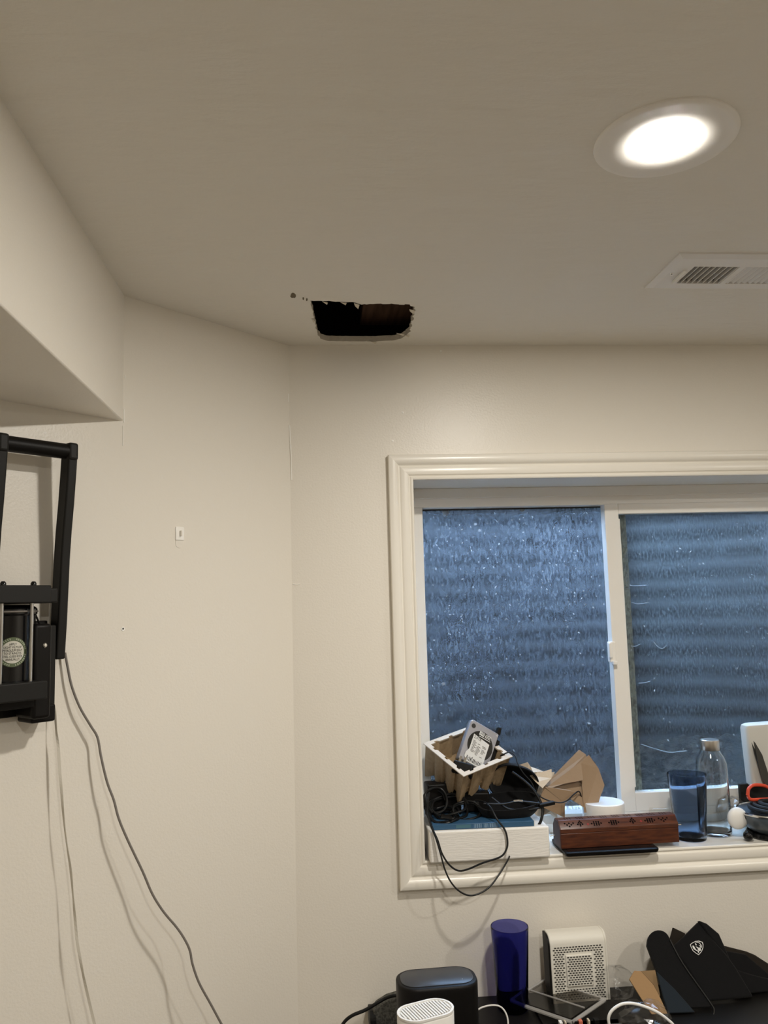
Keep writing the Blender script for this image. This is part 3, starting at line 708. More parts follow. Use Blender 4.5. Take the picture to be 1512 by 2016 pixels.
for i in range(12): tb.box(((.22 + .045 * i) * W_, -.101, .0016), ((.235 + .045 * i + random.uniform(0, .015)) * W_, -.090 + random.uniform(-.003, .003), .0018), HD)
tb.build('label_print', M['ink'], lab)
b = MB(); b.box((W_ + .0005, -H_, -.020), (W_ + .012, -.012, -.004), HD); b.build('bracket', M['blk'], hd, bevel=.001)
b = MB(); b.box((W_ - .004, .002, -.016), (W_ + .006, .020, -.004), HD); b.build('connector', M['blk'], hd, bevel=.001)
for x, y in ((.04, -.004), (.96, -.006), (.95, -.100)):
    b = MB(); b.lathe([(0, .0008), (.0014, .0006), (.0016, 0)], (0, 0, 0), 10, xf=HD @ T(x * W_, y, 0)); b.build('screw', M['chrome'], hd)

# power adapter with prongs lying in the tray
ad = thing('power_adapter', at(912, 1520, 2.02), 'small black plug adapter with two metal prongs lying in the pulp tray', 'adapter')
AP = frame(at(912, 1514, 2.025), (1, -.4, -.25), (0, .5, 1))
b = MB(); b.box((-.026, -.016, -.020), (.024, .014, .012), AP); b.build('body', M['blk'], ad, bevel=.004, seg=3)
for x in (-.014, -.002): b = MB(); b.box((x - .003, .014, -.006), (x + .003, .030, -.0045), AP); b.build('prong', M['chrome'], ad)

# tangled black cables at the left, under the tray
cc = thing('cable_coil', (.32, 2.03, FT), 'tangled coil of black power cable heaped on the foam at the left jamb', 'cable')
def coil(name, cx, cy, cz, rx, ry, rz_, turns, tilt, r, seed):
    random.seed(seed); pts = []
    for i in range(int(turns * 14) + 1):
        a = 2 * math.pi * i / 14; w = 1 + .10 * math.sin(i * .37 + seed)
        v = Vector((rx * w * math.cos(a), ry * w * math.sin(a), rz_ * math.sin(i * .21 + seed) + .004 * math.sin(i * 1.3)))
        v = Matrix.Rotation(math.radians(tilt), 3, 'X') @ v; pts.append((cx + v.x, cy + v.y, cz + v.z))
    b = MB(); b.tube(smoothline(pts, 3), r, 8); return b.build(name, M['rubber'], cc)
coil('cable_loop', .292, 2.015, FT + .018, .036, .040, .006, 3.2, 10, .0032, 1)
coil('cable_loop', .305, 2.030, FT + .034, .044, .036, .008, 2.6, 28, .0030, 2)
coil('cable_loop', .345, 2.020, FT + .026, .034, .026, .005, 2.2, 48, .0028, 3)
coil('cable_loop', .275, 2.045, FT + .050, .028, .030, .008, 2.3, 60, .0030, 4)
b = MB(); b.box((-.040, -.024, 0), (.044, .026, .082), T(.298, 2.088, FT + .001) @ Rz(5)); b.build('power_brick', M['blk'], cc, bevel=.004, seg=3)
b = MB(); b.box((-.030, -.018, 0), (.034, .020, .046), T(.380, 2.075, FT + .0135) @ Rz(-8)); b.build('power_brick', M['blk'], cc, bevel=.004, seg=3)
b = MB(); b.tube([at(868, 1606, 1.972), at(890, 1612, 1.972)], .005, 10); b.build('cable_tie', M['blkgloss'], cc)
# the two loops that hang over the casing
lp1 = [(845, 1560, 2.0), (842, 1600, 1.975), (852, 1632, 1.948), (862, 1655, 1.934), (870, 1680, 1.928), (884, 1702, 1.922), (902, 1714, 1.918), (922, 1711, 1.918), (950, 1699, 1.920), (985, 1687, 1.924), (997, 1672, 1.932), (999, 1655, 1.938), (994, 1634, 1.944), (978, 1612, 1.952), (966, 1590, 1.972), (952, 1578, 2.0), (935, 1576, 2.02)]
ribbon([at(*p) for p in lp1], .0022, 'hanging_cord', M['rubber'], 'black cord loop drooping over the front of the foam slab, upper of two', 'cord', group='hanging cord loops')
lp2 = [(838, 1590, 1.985), (848, 1625, 1.95), (858, 1650, 1.934), (867, 1680, 1.922), (876, 1712, 1.908), (888, 1737, 1.898), (905, 1755, 1.893), (925, 1763, 1.891), (946, 1758, 1.893), (966, 1744, 1.899), (985, 1718, 1.912), (996, 1700, 1.926), (1001, 1691, 1.940), (1003, 1686, 1.950)]
ribbon([at(*p) for p in lp2], .0019, 'hanging_cord', M['rubber'], 'thin black cord loop hanging lowest, below the window casing', 'cord', group='hanging cord loops')
# cord that climbs from the tray over the papers to the puck
ribbon([at(*p) for p in [(985, 1488, 2.07), (1003, 1481, 2.06), (1015, 1489, 2.055), (1019, 1503, 2.05), (1030, 1522, 2.045), (1046, 1540, 2.04), (1055, 1560, 2.035), (1072, 1573, 2.03), (1098, 1580, 2.03), (1115, 1577, 2.04), (1132, 1562, 2.06), (1141, 1559, 2.075), (1147, 1580, 2.09), (1150, 1600, 2.10), (1170, 1609, 2.10), (1200, 1606, 2.10)]], .0016, 'thin_cable', M['rubber'], 'thin black cable running from the pulp tray over the brown paper', 'cable')

# black soft clamshell case, half open
sc_ = thing('soft_case', (.455, 2.03, FT), 'black soft clamshell case gaping open on the foam slab beside the tray', 'case')
def shell(c, rx, ry, rz_, xf, m, nm, cut=-90, n=36, mrows=12, hollow=.94):
    b = MB(); rows = []
    for i in range(mrows + 1):
        a = math.radians(cut + (0 - cut) * i / mrows); rows.append([(rx * math.cos(a) * math.copysign(abs(math.cos(t)) ** .8, math.cos(t)), ry * math.cos(a) * math.copysign(abs(math.sin(t)) ** .8, math.sin(t)), rz_ * math.sin(a)) for t in [2 * math.pi * j / n for j in range(n)]])
    inn = [[(x * hollow, y * hollow, z * hollow) for x, y, z in r_] for r_ in rows[::-1]]
    b.loft(rows + inn, False, True, xf=T(*c) @ xf); return b.build(nm, m, sc_, angle=60)
shell((.452, 2.030, FT + .044), .078, .058, .048, Matrix.Rotation(math.radians(-4), 4, 'Y') @ Matrix.Rotation(math.radians(8), 4, 'X'), M['blkcloth'], 'lower_shell')
shell((.478, 2.070, FT + .074), .062, .050, .040, Matrix.Rotation(math.radians(18), 4, 'Y') @ Matrix.Rotation(math.radians(112), 4, 'X'), M['blkcloth'], 'lid')
ribbon([at(*p) for p in [(1008, 1520, 2.03), (1035, 1540, 2.02), (1055, 1562, 2.0), (1068, 1590, 1.985), (1066, 1612, 1.975), (1060, 1626, 1.972)]], .0035, 'zip_edge', M['blk'], parent=sc_)
b = MB(); b.box((-.020, -.007, -.004), (.020, .007, .004), frame(at(1076, 1583, 1.985), (1, .1, .12), (0, 1, 0))); b.build('cable_plug', M['blk'], sc_, bevel=.002)
ribbon([at(*p) for p in [(952, 1582, 1.990), (990, 1583, 1.984), (1020, 1578, 1.980), (1046, 1580, 1.980), (1062, 1582, 1.982)]], .0022, 'inner_cable', M['rubber'], parent=sc_)
ribbon([at(*p) for p in [(968, 1570, 2.0), (1000, 1592, 1.985), (1035, 1594, 1.980), (1066, 1590, 1.982)]], .0022, 'inner_cable', M['rubber'], parent=sc_)
b = MB(); b.tube([at(1011, 1577, 1.978), at(1021, 1576, 1.977), at(1029, 1577, 1.976)], .0028, 10); b.build('metal_tip', M['chrome'], sc_)

# papers behind
def sheet(nm, tri, pts, m, par, th=.0007):
    b = MB(); b.add([at(*p) for p in pts], tri); return b.build(nm, m, par, solid=th, weld=False)
kp = thing('kraft_paper', at(1130, 1600, 2.11), 'folded stiff brown kraft paper fanned out behind the incense box', 'paper')
sheet('folded_leaf', [(0, 1, 2, 5), (2, 3, 4, 5)], [(1072, 1545, 2.100), (1140, 1476, 2.130), (1153, 1485, 2.122), (1175, 1540, 2.100), (1165, 1600, 2.070), (1090, 1552, 2.085)], M['kraft'], kp)
sheet('folded_leaf', [(0, 1, 2, 3), (0, 3, 4)], [(1078, 1549, 2.078), (1144, 1499, 2.096), (1148, 1536, 2.075), (1110, 1543, 2.070), (1085, 1552, 2.072)], M['kraft'], kp)
sheet('folded_leaf', [(0, 1, 2, 6), (2, 3, 4, 6), (4, 5, 6)], [(1142, 1502, 2.098), (1159, 1486, 2.112), (1178, 1512, 2.105), (1190, 1546, 2.092), (1184, 1562, 2.084), (1172, 1600, 2.075), (1150, 1600, 2.070)], M['kraft'], kp)
sheet('folded_leaf', [(0, 1, 2), (0, 2, 3)], [(1070, 1548, 2.070), (1112, 1554, 2.080), (1138, 1560, 2.078), (1112, 1582, 2.074)], M['kraft'], kp)
sheet('folded_leaf', [(0, 1, 2, 3)], [(1070, 1549, 2.072), (1112, 1582, 2.074), (1112, 1610, 2.070), (1060, 1585, 2.066)], M['kraft'], kp)
sheet('folded_leaf', [(0, 1, 2, 3)], [(1178, 1512, 2.106), (1190, 1546, 2.092), (1185, 1562, 2.110), (1180, 1560, 2.125)], M['kraft'], kp)
cp_ = thing('crumpled_paper', at(1050, 1600, 2.09), 'pale crumpled packing paper heaped between the black case and the brown paper', 'paper')
random.seed(11); b = MB(); gx, gy = 9, 7; vs, fs = [], []
for j in range(gy):
    for i in range(gx):
        px = 1002 + 92 * i / (gx - 1) + random.uniform(-4, 4); py = 1504 + 16 * abs(i / (gx - 1) - .35) + 95 * j / (gy - 1) + random.uniform(-5, 5) + (8 if i > 5 and j == 0 else 0)
        vs.append(at(px, py, 2.136 - .030 * j / (gy - 1) + random.uniform(-.010, .010)))
for j in range(gy - 1):
    for i in range(gx - 1):
        a = j * gx + i; fs += [(a, a + 1, a + gx), (a + 1, a + gx + 1, a + gx)] if (i + j) % 2 else [(a, a + 1, a + gx + 1), (a, a + gx + 1, a + gx)]
b.add(vs, fs); b.build('crumpled_sheet', M['kraft_pale'], cp_, solid=.0006, weld=False)
sheet('torn_flap', [(0, 1, 2, 3), (2, 4, 3)], [(1043, 1527, 2.075), (1086, 1514, 2.085), (1086, 1532, 2.075), (1055, 1540, 2.060), (1068, 1552, 2.055)], M['kraft_pale'], cp_)
# clear clamshell packaging in front of the paper
b = MB(); CLX = T(at(1125, 1590, 2.05).x, 2.052, SILL) @ Rz(-4)
b.loft([rrect(.050, .022, .006, 4, 0), rrect(.048, .022, .006, 4, .030), rrect(.052, .022, .006, 4, .034), rrect(.048, .020, .006, 4, .094), rrect(.044, .016, .005, 4, .096)], True, True, CLX)
tag(b.build('clear_clamshell', M['clam']), 'clear plastic clamshell package standing before the brown paper', 'package')

# white round puck
pk = thing('wifi_puck', (.7365, 2.095, SILL), 'white round plastic puck router standing behind the wooden incense box', 'router')
PKY = YF - .062; pc = at(1187, 1577, PKY); PH = pc.z - SILL
b = MB(); b.lathe([(0, .001), (.046, .001), (.050, .004), (.0525, .012), (.0525, PH - .005), (.0515, PH - .0015), (.049, PH), (.047, PH - .0005)], (pc.x, PKY, SILL), 56); b.build('body', M['white_pl'], pk)
b = MB(); b.lathe([(0, PH - .0006), (.047, PH - .0006), (.0472, PH - .001)], (pc.x, PKY, SILL), 56); b.build('top_disc', mat('puck_top', (.84, .84, .83), rough=.3), pk)

# dark tablet and the incense box on it
tb_ = thing('tablet', (.675, 2.0, SILL), 'thin black tablet lying under the wooden incense box on the sill', 'tablet')
TX = T(.678, 2.005, SILL + .0005)
b = MB(); b.loft([rrect(.222, .120, .008, 4, .0), rrect(.226, .124, .009, 4, .004), rrect(.226, .124, .009, 4, .008), rrect(.222, .120, .008, 4, .0095)], True, True, TX @ T(0, .0, 0)); b.build('slab', M['blk'], tb_)
b = MB(); b.box((-.105, -.054, .0095), (.105, .054, .0100), TX); b.build('screen', M['blkgloss'], tb_)
BZ = SILL + .0108
ib = thing('incense_box', (.708, 2.0, BZ), 'reddish brown wooden incense box with pierced star pattern lid, resting on the tablet', 'incense box')
IX = T(.7085, 2.004, BZ) @ Rz(1.2)
LB = .146; 
def ipr(prof, x0, x1, nm, m, bev=.0008):
    b = MB(); b.prism([(x0, y, z) for y, z in prof], (x1 - x0, 0, 0), xf=IX); return b.build(nm, m, ib, bevel=bev)
ipr([(-.029, 0), (.029, 0), (.029, .034), (-.029, .034)], -LB, LB, 'base', M['wood'])
lidp = ipr([(-.029, .0345), (.029, .0345), (.029, .044), (.014, .061), (-.014, .061), (-.029, .044)], -LB, LB, 'lid', M['wood'])
b = MB(); b.prism([(-LB - .0012, y, z) for y, z in [(-.0275, .001), (.0275, .001), (.0275, .0435), (.0135, .0598), (-.0135, .0598), (-.0275, .0435)]], (.0012, 0, 0), xf=IX); b.build('end_panel', M['wood_dark'], ib)
# pierced holes on the sloping front facet and the top facet
fa = Vector((0, -.029, .044)); fb = Vector((0, -.014, .061)); sl = (fb - fa); sln = Vector((0, -sl.z, sl.y)).normalized()
def star_at(x, u, kind):
    tb = MB()
    cells = {'d': [(0, 0), (1, 0), (-1, 0), (0, 1), (0, -1), (1, 1), (-1, -1), (1, -1), (-1, 1), (2, 0), (-2, 0)], 't': [(0, 0), (1, 0), (-1, 0), (.5, 1), (-.5, 1), (0, -1), (0, 2)], 'v': [(0, -1), (.9, 0), (-.9, 0), (1.8, 1), (-1.8, 1), (0, 1)]}[kind]
    for (i, j) in cells:
        c = fa + sl * (u + j * .17) + sln * .0003; c.x = x + i * .0058; r_ = .0027
        e = sl.normalized() * .0026
        tb.add([IX @ (c + Vector((-r_, 0, 0))), IX @ (c - e), IX @ (c + Vector((r_, 0, 0))), IX @ (c + e)], [(0, 1, 2, 3)])
    tb.build('pierced_motif', M['dark'], lidp, weld=False)
for x, k in ((-.122, 'v'), (-.095, 't'), (-.055, 'd'), (-.012, 'd'), (.035, 't'), (.078, 'd'), (.112, 'v')): star_at(x, .48, k)
for x in (-.076, .056):
    b = MB(); c = fa + sl * .45 + sln * .0003; c.x = x; r_ = .0034; e = sl.normalized() * .0034
    b.add([IX @ (c + Vector((-r_, 0, 0))), IX @ (c - e), IX @ (c + Vector((r_, 0, 0))), IX @ (c + e)], [(0, 1, 2, 3)]); b.build('red_inlay', M['redinlay'], lidp)
for x in [-.120 + .03 * i for i in range(9)]:
    tb = MB()
    for i in range(-1, 2):
        for j in (-1, 0, 1):
            c = Vector((x + i * .0065, j * .006, .0613)); tb.add([IX @ (c + Vector((-.0022, 0, 0))), IX @ (c + Vector((0, -.0022, 0))), IX @ (c + Vector((.0022, 0, 0))), IX @ (c + Vector((0, .0022, 0)))], [(0, 1, 2, 3)])
    tb.build('pierced_motif', M['dark'], lidp, weld=False)
b = MB(); b.tube([IX @ Vector((LB - .01, -.005, .0343)), IX @ Vector((LB + .018, -.005, .0337))], .0010, 6); tag(b.build('incense_stick', M['bamboo']), 'thin pale stick poking from the right end of the incense box', 'stick')
b = MB(); b.tube([at(1091, 1644, 1.985), at(1083, 1646, 1.978)], .0010, 6); tag(b.build('incense_stick', M['bamboo']), 'thin pale stick poking from the left end of the incense box', 'stick')

# smoky blue tumbler
def tumbler(name, x, y, z, rb, rt, h, m, label, th=.0026, foot=.010):
    b = MB(); b.lathe([(0, .0), (rb * .8, 0), (rb * .97, .002), (rb, .006), (rb + (rt - rb) * .97, h - .006), (rt, h - .002), (rt - .0006, h), (rt - th + .0004, h), (rt - th, h - .003), (rb - th, foot + .004), (rb - th - .003, foot), (0, foot)], (x, y, z), 56)
    return tag(b.build(name, m), label, 'cup')
tumbler('tumbler', .910, 2.036, SILL, .0375, .0470, .158, M['tumbler'], 'smoky blue plastic tumbler standing on the sill right of the incense box')

# clear glass bottle with steel cap
bt = thing('glass_bottle', (.985, 2.062, SILL), 'clear glass water bottle with brushed steel screw cap beside the smoky tumbler', 'bottle')
bx_, by_ = .988, 2.062
b = MB(); b.lathe([(0, .0), (.030, 0), (.0365, .003), (.0385, .009), (.0385, .158), (.0372, .176), (.0320, .193), (.0245, .203), (.0225, .209), (.0225, .222), (.0200, .222), (.0200, .209), (.0220, .202), (.0295, .191), (.0345, .175), (.0358, .157), (.0358, .016), (.0330, .011), (0, .0125)], (bx_, by_, SILL), 56); b.build('bottle_body', M['glass'], bt)
b = MB(); b.lathe([(0, .234), (.021, .234), (.0228, .2325), (.0232, .230), (.0232, .2085), (.0225, .2075), (.0225, .2235), (0, .2240)], (bx_, by_, SILL), 48); b.build('cap', M['brushed'], bt)

# black wheel-shaped pot, scissors, white box at the right
bw = thing('round_dish', (1.115, 2.035, SILL), 'dark grey round dish with silver rim holding a black spiral coil, at the right edge', 'dish')
RX_, RY_ = 1.118, 2.030
b = MB(); b.lathe([(0, .010), (.045, .010), (.072, .030), (.082, .052), (.0835, .060), (.080, .0615), (.073, .056), (.055, .052), (0, .052)], (RX_, RY_, SILL), 56); b.build('bowl', M['darkgrey'], bw)
b = MB(); b.lathe([(.0815, .058), (.0850, .0585), (.0862, .0615), (.0850, .0640), (.0800, .0635), (.0785, .0610)], (RX_, RY_, SILL), 56, closed=True); b.build('silver_rim', M['chrome'], bw)
for rr, zz in ((.058, .066), (.046, .071), (.034, .076)):
    b = MB(); b.tube([(RX_ + .012 + rr * math.cos(a), RY_ + rr * math.sin(a), SILL + zz) for a in [2 * math.pi * i / 40 for i in range(41)]], .0060, 10, False); b.build('coil_ring', M['blk2'], bw)
b = MB(); b.lathe([(0, .0), (.062, 0), (.064, .004), (.058, .012), (0, .012)], (RX_, RY_, SILL), 40); b.build('foot', M['blkgloss'], bw)
b = MB(); c = at(1472, 1630, 1.992); b.lathe([(.0001 + .0118 * math.cos(math.radians(a)), .0118 * math.sin(math.radians(a))) for a in range(-90, 91, 15)], (c.x, c.y, SILL + .0128 + .0), 24); tag(b.build('glass_marble', M['blkgloss']), 'glossy black marble in front of the round dish', 'marble')
eg = thing('earbud_case', at(1453, 1632, 2.02), 'small white egg-shaped plastic case with dark slot, leaning against the dish', 'case')
c = at(1452, 1611, 2.020); c.z = max(c.z, SILL + .0275)
EX = Matrix.Translation(c) @ Matrix.Rotation(math.radians(-18), 4, 'Y')
b = MB(); b.lathe([(max(.0001, .0255 * math.cos(math.radians(a))), .0268 * math.sin(math.radians(a))) for a in range(-90, 91, 9)], (0, 0, 0), 36, xf=EX, sy=.55); b.build('shell', M['white_pl'], eg)
b = MB(); b.tube([EX @ Vector((.0150, -.0122, -.004)), EX @ Vector((.0155, -.0120, .004))], .0015, 8); b.build('slot', M['ink'], eg)
sr = thing('scissors', at(1490, 1560, 2.07), 'scissors with red-orange handle and dark blades pointing up behind the dish', 'scissors')
hpt = [(1472, 1566, 2.066), (1474, 1553, 2.068), (1483, 1546, 2.070), (1500, 1546, 2.071), (1512, 1550, 2.072), (1526, 1560, 2.071), (1518, 1572, 2.066), (1496, 1574, 2.064), (1478, 1574, 2.064), (1472, 1566, 2.066)]
ribbon([at(*p) for p in hpt], .0042, 'handle', M['red'], parent=sr, n=10)
b = MB(); b.prism([at(x, y, 2.078) for x, y in ((1484, 1459), (1487, 1462), (1501, 1486), (1512, 1520), (1518, 1548), (1508, 1550), (1497, 1524), (1490, 1490))], (0, .0025, 0)); b.build('blade', M['blade'], sr, bevel=.0006)
b = MB(); b.prism([at(x, y, 2.082) for x, y in ((1480, 1462), (1484, 1478), (1496, 1520), (1515, 1548), (1521, 1546), (1502, 1505))], (0, .0025, 0)); b.build('blade', M['blade'], sr, bevel=.0006)
wb_ = thing('white_box', at(1500, 1545, 2.10), 'white plastic box with rounded corner standing behind the scissors at the right edge', 'box')
q0 = at(1478, 1545, 2.105); q1 = at(1480, 1424, 2.105)
b = MB(); WBX = T(q0.x + .0505, 2.1150, q0.z) @ Matrix.Rotation(math.radians(-2), 4, 'Y')
b.loft([rrect(.100, .040, .010, 5, .0), rrect(.102, .040, .010, 5, q1.z - q0.z - .012), rrect(.096, .034, .008, 5, q1.z - q0.z - .004), rrect(.082, .022, .006, 5, q1.z - q0.z)], True, True, WBX); b.build('shell', mat('box_plastic', (.52, .50, .45), rough=.45), wb_)  # white plastic darkened, the shade on the box put into its colour
b = MB(); b.box((RX_ - .03, 2.118, SILL), (RX_ + .05, 2.13, q0.z)); b.build('stand', M['blk2'], wb_, bevel=.002)

# crinkled clear bags and the blister pack
def bag(name, cx, cy, cz, rx, ry, rz_, seed, label, cat='plastic bag'):
    random.seed(seed); b = MB(); n, m_ = 14, 9; rows = []
    for i in range(m_ + 1):
        a = math.pi * i / m_ - math.pi / 2; row = []
        for j in range(n):
            t = 2 * math.pi * j / n; k = 1 + .30 * (random.random() - .5)
            row.append((cx + rx * k * math.cos(a) * math.cos(t), cy + ry * k * math.cos(a) * math.sin(t), cz + rz_ + rz_ * k * math.sin(a) * .98))
        rows.append(row)
    lo = min(p[2] for r_ in rows for p in r_); rows = [[(x, y, z - lo + cz + .0005) for x, y, z in r_] for r_ in rows]
    b.loft(rows, False, False); return tag(b.build(name, M['film']), label, cat)
bag('clear_bag', 1.062, 2.112, SILL, .040, .026, .036, 5, 'crinkled clear plastic bag behind the glass bottle on the sill')
bl = thing('blister_pack', (.86, 2.128, SILL), 'clear plastic blister pack with a black cap leaning on the window frame', 'package')
BLX = T(.872, 2.118, SILL + .001) @ Rz(4) @ Matrix.Rotation(math.radians(-24), 4, 'X')
b = MB(); b.loft([[(x, y, z) for x, z, y in ((-.044, 0, 0), (.040, 0, 0), (.036, .055, 0), (-.022, .058, 0))], [(x, y, z) for x, z, y in ((-.040, .004, -.012), (.036, .004, -.012), (.031, .049, -.012), (-.020, .052, -.012))]], True, False, BLX); b.build('blister', M['clam'], bl, bevel=.003)
b = MB(); b.lathe([(0, .004), (.0045, .004), (.005, 0)], (0, 0, 0), 16, xf=BLX @ T(.022, -.0125, .014) @ Matrix.Rotation(math.radians(90), 4, 'X')); b.build('black_cap', M['blk'], bl)

# ================================================================== THE DESK
dk = thing('desk', (.85, 1.62, FLOOR), 'black desk pushed against the wall under the window', 'desk')
b = MB(); b.box((.095, 1.26, DESK - .03), (1.75, 1.972, DESK)); b.build('desk_top', M['desk'], dk, bevel=.002)
for x in (.12, 1.69):
    for y in (1.29, 1.92): b = MB(); b.box((x, y, FLOOR), (x + .04, y + .04, DESK - .03)); b.build('leg', M['desk'], dk, bevel=.002)
tumbler('blue_cup', .4155, 1.905, DESK, .0345, .0425, .176, M['navy'], 'tall translucent navy blue plastic cup standing on the desk against the wall', .002)

# white modem
md = thing('modem', (.572, 1.93, DESK), 'ivory white modem with dense vent slots and a raised square panel, standing against the wall', 'modem')
MX = T(.5705, 1.922, DESK) @ Rz(1.5) @ Matrix.Rotation(math.radians(-3), 4, 'X')
mw, mh = .129, .148
prof = [(-.020, 0), (-.020, mh - .022)] + [(-.020 + .022 - .022 * math.cos(math.radians(a)), mh - .022 + .022 * math.sin(math.radians(a))) for a in range(15, 91, 15)] + [(.022, mh), (.022, 0)]
b = MB(); b.prism([(-mw / 2, y, z) for y, z in prof], (mw, 0, 0), True, MX); b.build('body', M['ivory_pl'], md, bevel=.002)
b = MB(); b.prism([(-mw / 2 - .004, y * .96, z * .985) for y, z in prof], (.0045, 0, 0), True, MX); b.build('side_cover', M['blk'], md)
b = MB(); b.prism([(mw / 2 - .0005, y * 1.0, z * 1.0) for y, z in prof], (.0050, 0, 0), True, MX); b.build('side_cap', M['ivory_pl'], md, bevel=.0015)
b = MB(); b.box((-.030, -.0235, .038), (.031, -.0195, .104), MX); sq = b.build('raised_panel', M['ivory_pl'], md, bevel=.003, seg=3)
sb = MB(); n_ = 0
for r_ in range(24):
    z = .012 + r_ * .0047
    for c_ in range(17):
        x = -.0560 + c_ * .0070 + (.0035 if r_ % 2 else 0)
        if x > .056: continue
        inner_ = -.0345 < x < .036 and .033 < z < .109
        if inner_: continue
        sb.box((x - .0023, -.0208, z - .0010), (x + .0023, -.0198, z + .0010), MX)
sb.build('vent_slots', M['ink'], md, weld=False)['kind'] = 'stuff'
sb = MB()
for r_ in range(13):
    z = .0435 + r_ * .0047
    for c_ in range(8):
        x = -.0250 + c_ * .0070 + (.0035 if r_ % 2 else 0); sb.box((x - .0023, -.0243, z - .0010), (x + .0023, -.0233, z + .0010), MX)
sb.build('panel_slots', M['ink'], sq, weld=False)['kind'] = 'stuff'

# black router
rt = thing('black_router', (.219, 1.70, DESK), 'matte black upright router with rounded top on the left of the desk', 'router')
RXm = T(.2195, 1.700, DESK) @ Rz(2)
b = MB(); b.loft([rrect(.150, .084, .034, 8, .001), rrect(.158, .092, .037, 8, .004), rrect(.160, .094, .038, 8, .155), rrect(.160, .094, .038, 8, .160), rrect(.158, .092, .037, 8, .1635), rrect(.153, .087, .035, 8, .165)], True, True, RXm); b.build('body', M['blk'], rt, angle=50)
b = MB(); b.loft([rrect(.144, .074, .029, 8, .1648), rrect(.144, .074, .029, 8, .1662), rrect(.142, .072, .028, 8, .1668)], True, True, RXm); b.build('top_panel', mat('router_top', (.030, .032, .036), rough=.33), rt, angle=50)
b = MB(); b.lathe([(0, .0004), (.0008, .0002)], (0, 0, 0), 8, xf=RXm @ T(.048, -.020, .1668)); b.build('indicator', M['white_ink'], rt)

# white ribbed unit in front
wm = thing('white_mesh_unit', (.175, 1.53, DESK), 'white oval mesh router with ribbed grille top, cut off by the bottom edge', 'router')
WX = T(.178, 1.545, DESK) @ Rz(20)
b = MB(); b.loft([rrect(.098, .060, .029, 8, .0), rrect(.104, .064, .031, 8, .006), rrect(.106, .066, .032, 8, .172), rrect(.103, .063, .031, 8, .1755), rrect(.096, .056, .027, 8, .1765)], True, True, WX); b.build('body', M['white_pl'], wm, angle=50)
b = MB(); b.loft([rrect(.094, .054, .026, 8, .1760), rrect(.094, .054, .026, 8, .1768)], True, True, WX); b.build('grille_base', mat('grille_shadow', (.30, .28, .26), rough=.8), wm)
for i in range(17):
    x = -.044 + i * .0055; hw = .026 if abs(x) < .021 else math.sqrt(max(.00001, .026 ** 2 - (abs(x) - .021) ** 2))
    b = MB(); b.box((x - .0016, -hw, .1766), (x + .0016, hw, .1786), WX); b.build('rib', M['white_pl'], wm)
b = MB(); b.loft([rrect(.106, .066, .032, 8, .1755), rrect(.106, .066, .032, 8, .1790), rrect(.098, .058, .028, 8, .1790), rrect(.098, .058, .028, 8, .1755)], False, True, WX); b.build('top_rim', M['white_pl'], wm)

# clutter at the desk's left corner
ribbon([at(*p) for p in [(655, 2075, 1.80), (668, 2032, 1.80), (678, 2012, 1.80), (694, 1999, 1.80), (718, 1989, 1.80), (742, 1975, 1.80), (762, 1964, 1.80), (780, 1960, 1.795), (800, 1966, 1.785)]], .0034, 'router_cable', M['rubber'], 'black cable arching left from behind the black router', 'cable', n=10)
fp = thing('felt_pouch', (.15, 1.80, DESK), 'grey speckled felt pouch behind the black router', 'pouch')
b = MB(); b.prism([at(x, y, 1.84) for x, y in ((735, 1990), (742, 1981), (762, 1968), (782, 1962), (800, 1962), (800, 2030), (735, 2030))], (0, .03, 0)); b.build('felt_body', M['greyfelt'], fp, bevel=.004)
b = MB(); b.box((at(729, 2010, 1.82).x, 1.815, DESK), (at(741, 2010, 1.82).x, 1.86, DESK + .038)); b.build('strap', M['blkcloth'], fp, bevel=.002)
gt = thing('gloss_tray', (.16, 1.74, DESK), 'shallow glossy black tray with rounded rim left of the black router', 'tray')
b = MB(); GX = T(.150, 1.760, DESK)
b.loft([rrect(.090, .120, .035, 8, .001), rrect(.104, .134, .040, 8, .020), rrect(.108, .138, .042, 8, .022), rrect(.102, .132, .040, 8, .021), rrect(.086, .116, .033, 8, .005)], True, True, GX); b.build('tray_body', M['blkgloss'], gt, angle=50)
# white cables
ribbon([at(*p) for p in [(935, 1992, 1.83), (950, 1983, 1.83), (970, 1979, 1.83), (985, 1982, 1.83), (995, 1993, 1.825), (1000, 2010, 1.82), (1000, 2040, 1.81)]], .0018, 'white_cable', M['white_pl'], 'thin white cable arching out right of the black router', 'cable')
ribbon([at(*p) for p in [(1206, 2060, 1.70), (1200, 2022, 1.70), (1198, 2005, 1.70), (1203, 1992, 1.70), (1214, 1982, 1.70), (1228, 1976, 1.70), (1248, 1976, 1.70), (1272, 1983, 1.70), (1296, 1994, 1.70), (1315, 2008, 1.70), (1328, 2022, 1.70), (1345, 2060, 1.70)]], .0030, 'white_cable', M['white_pl'], 'thick white cable looping round the clear bag at the bottom edge', 'cable', n=10)

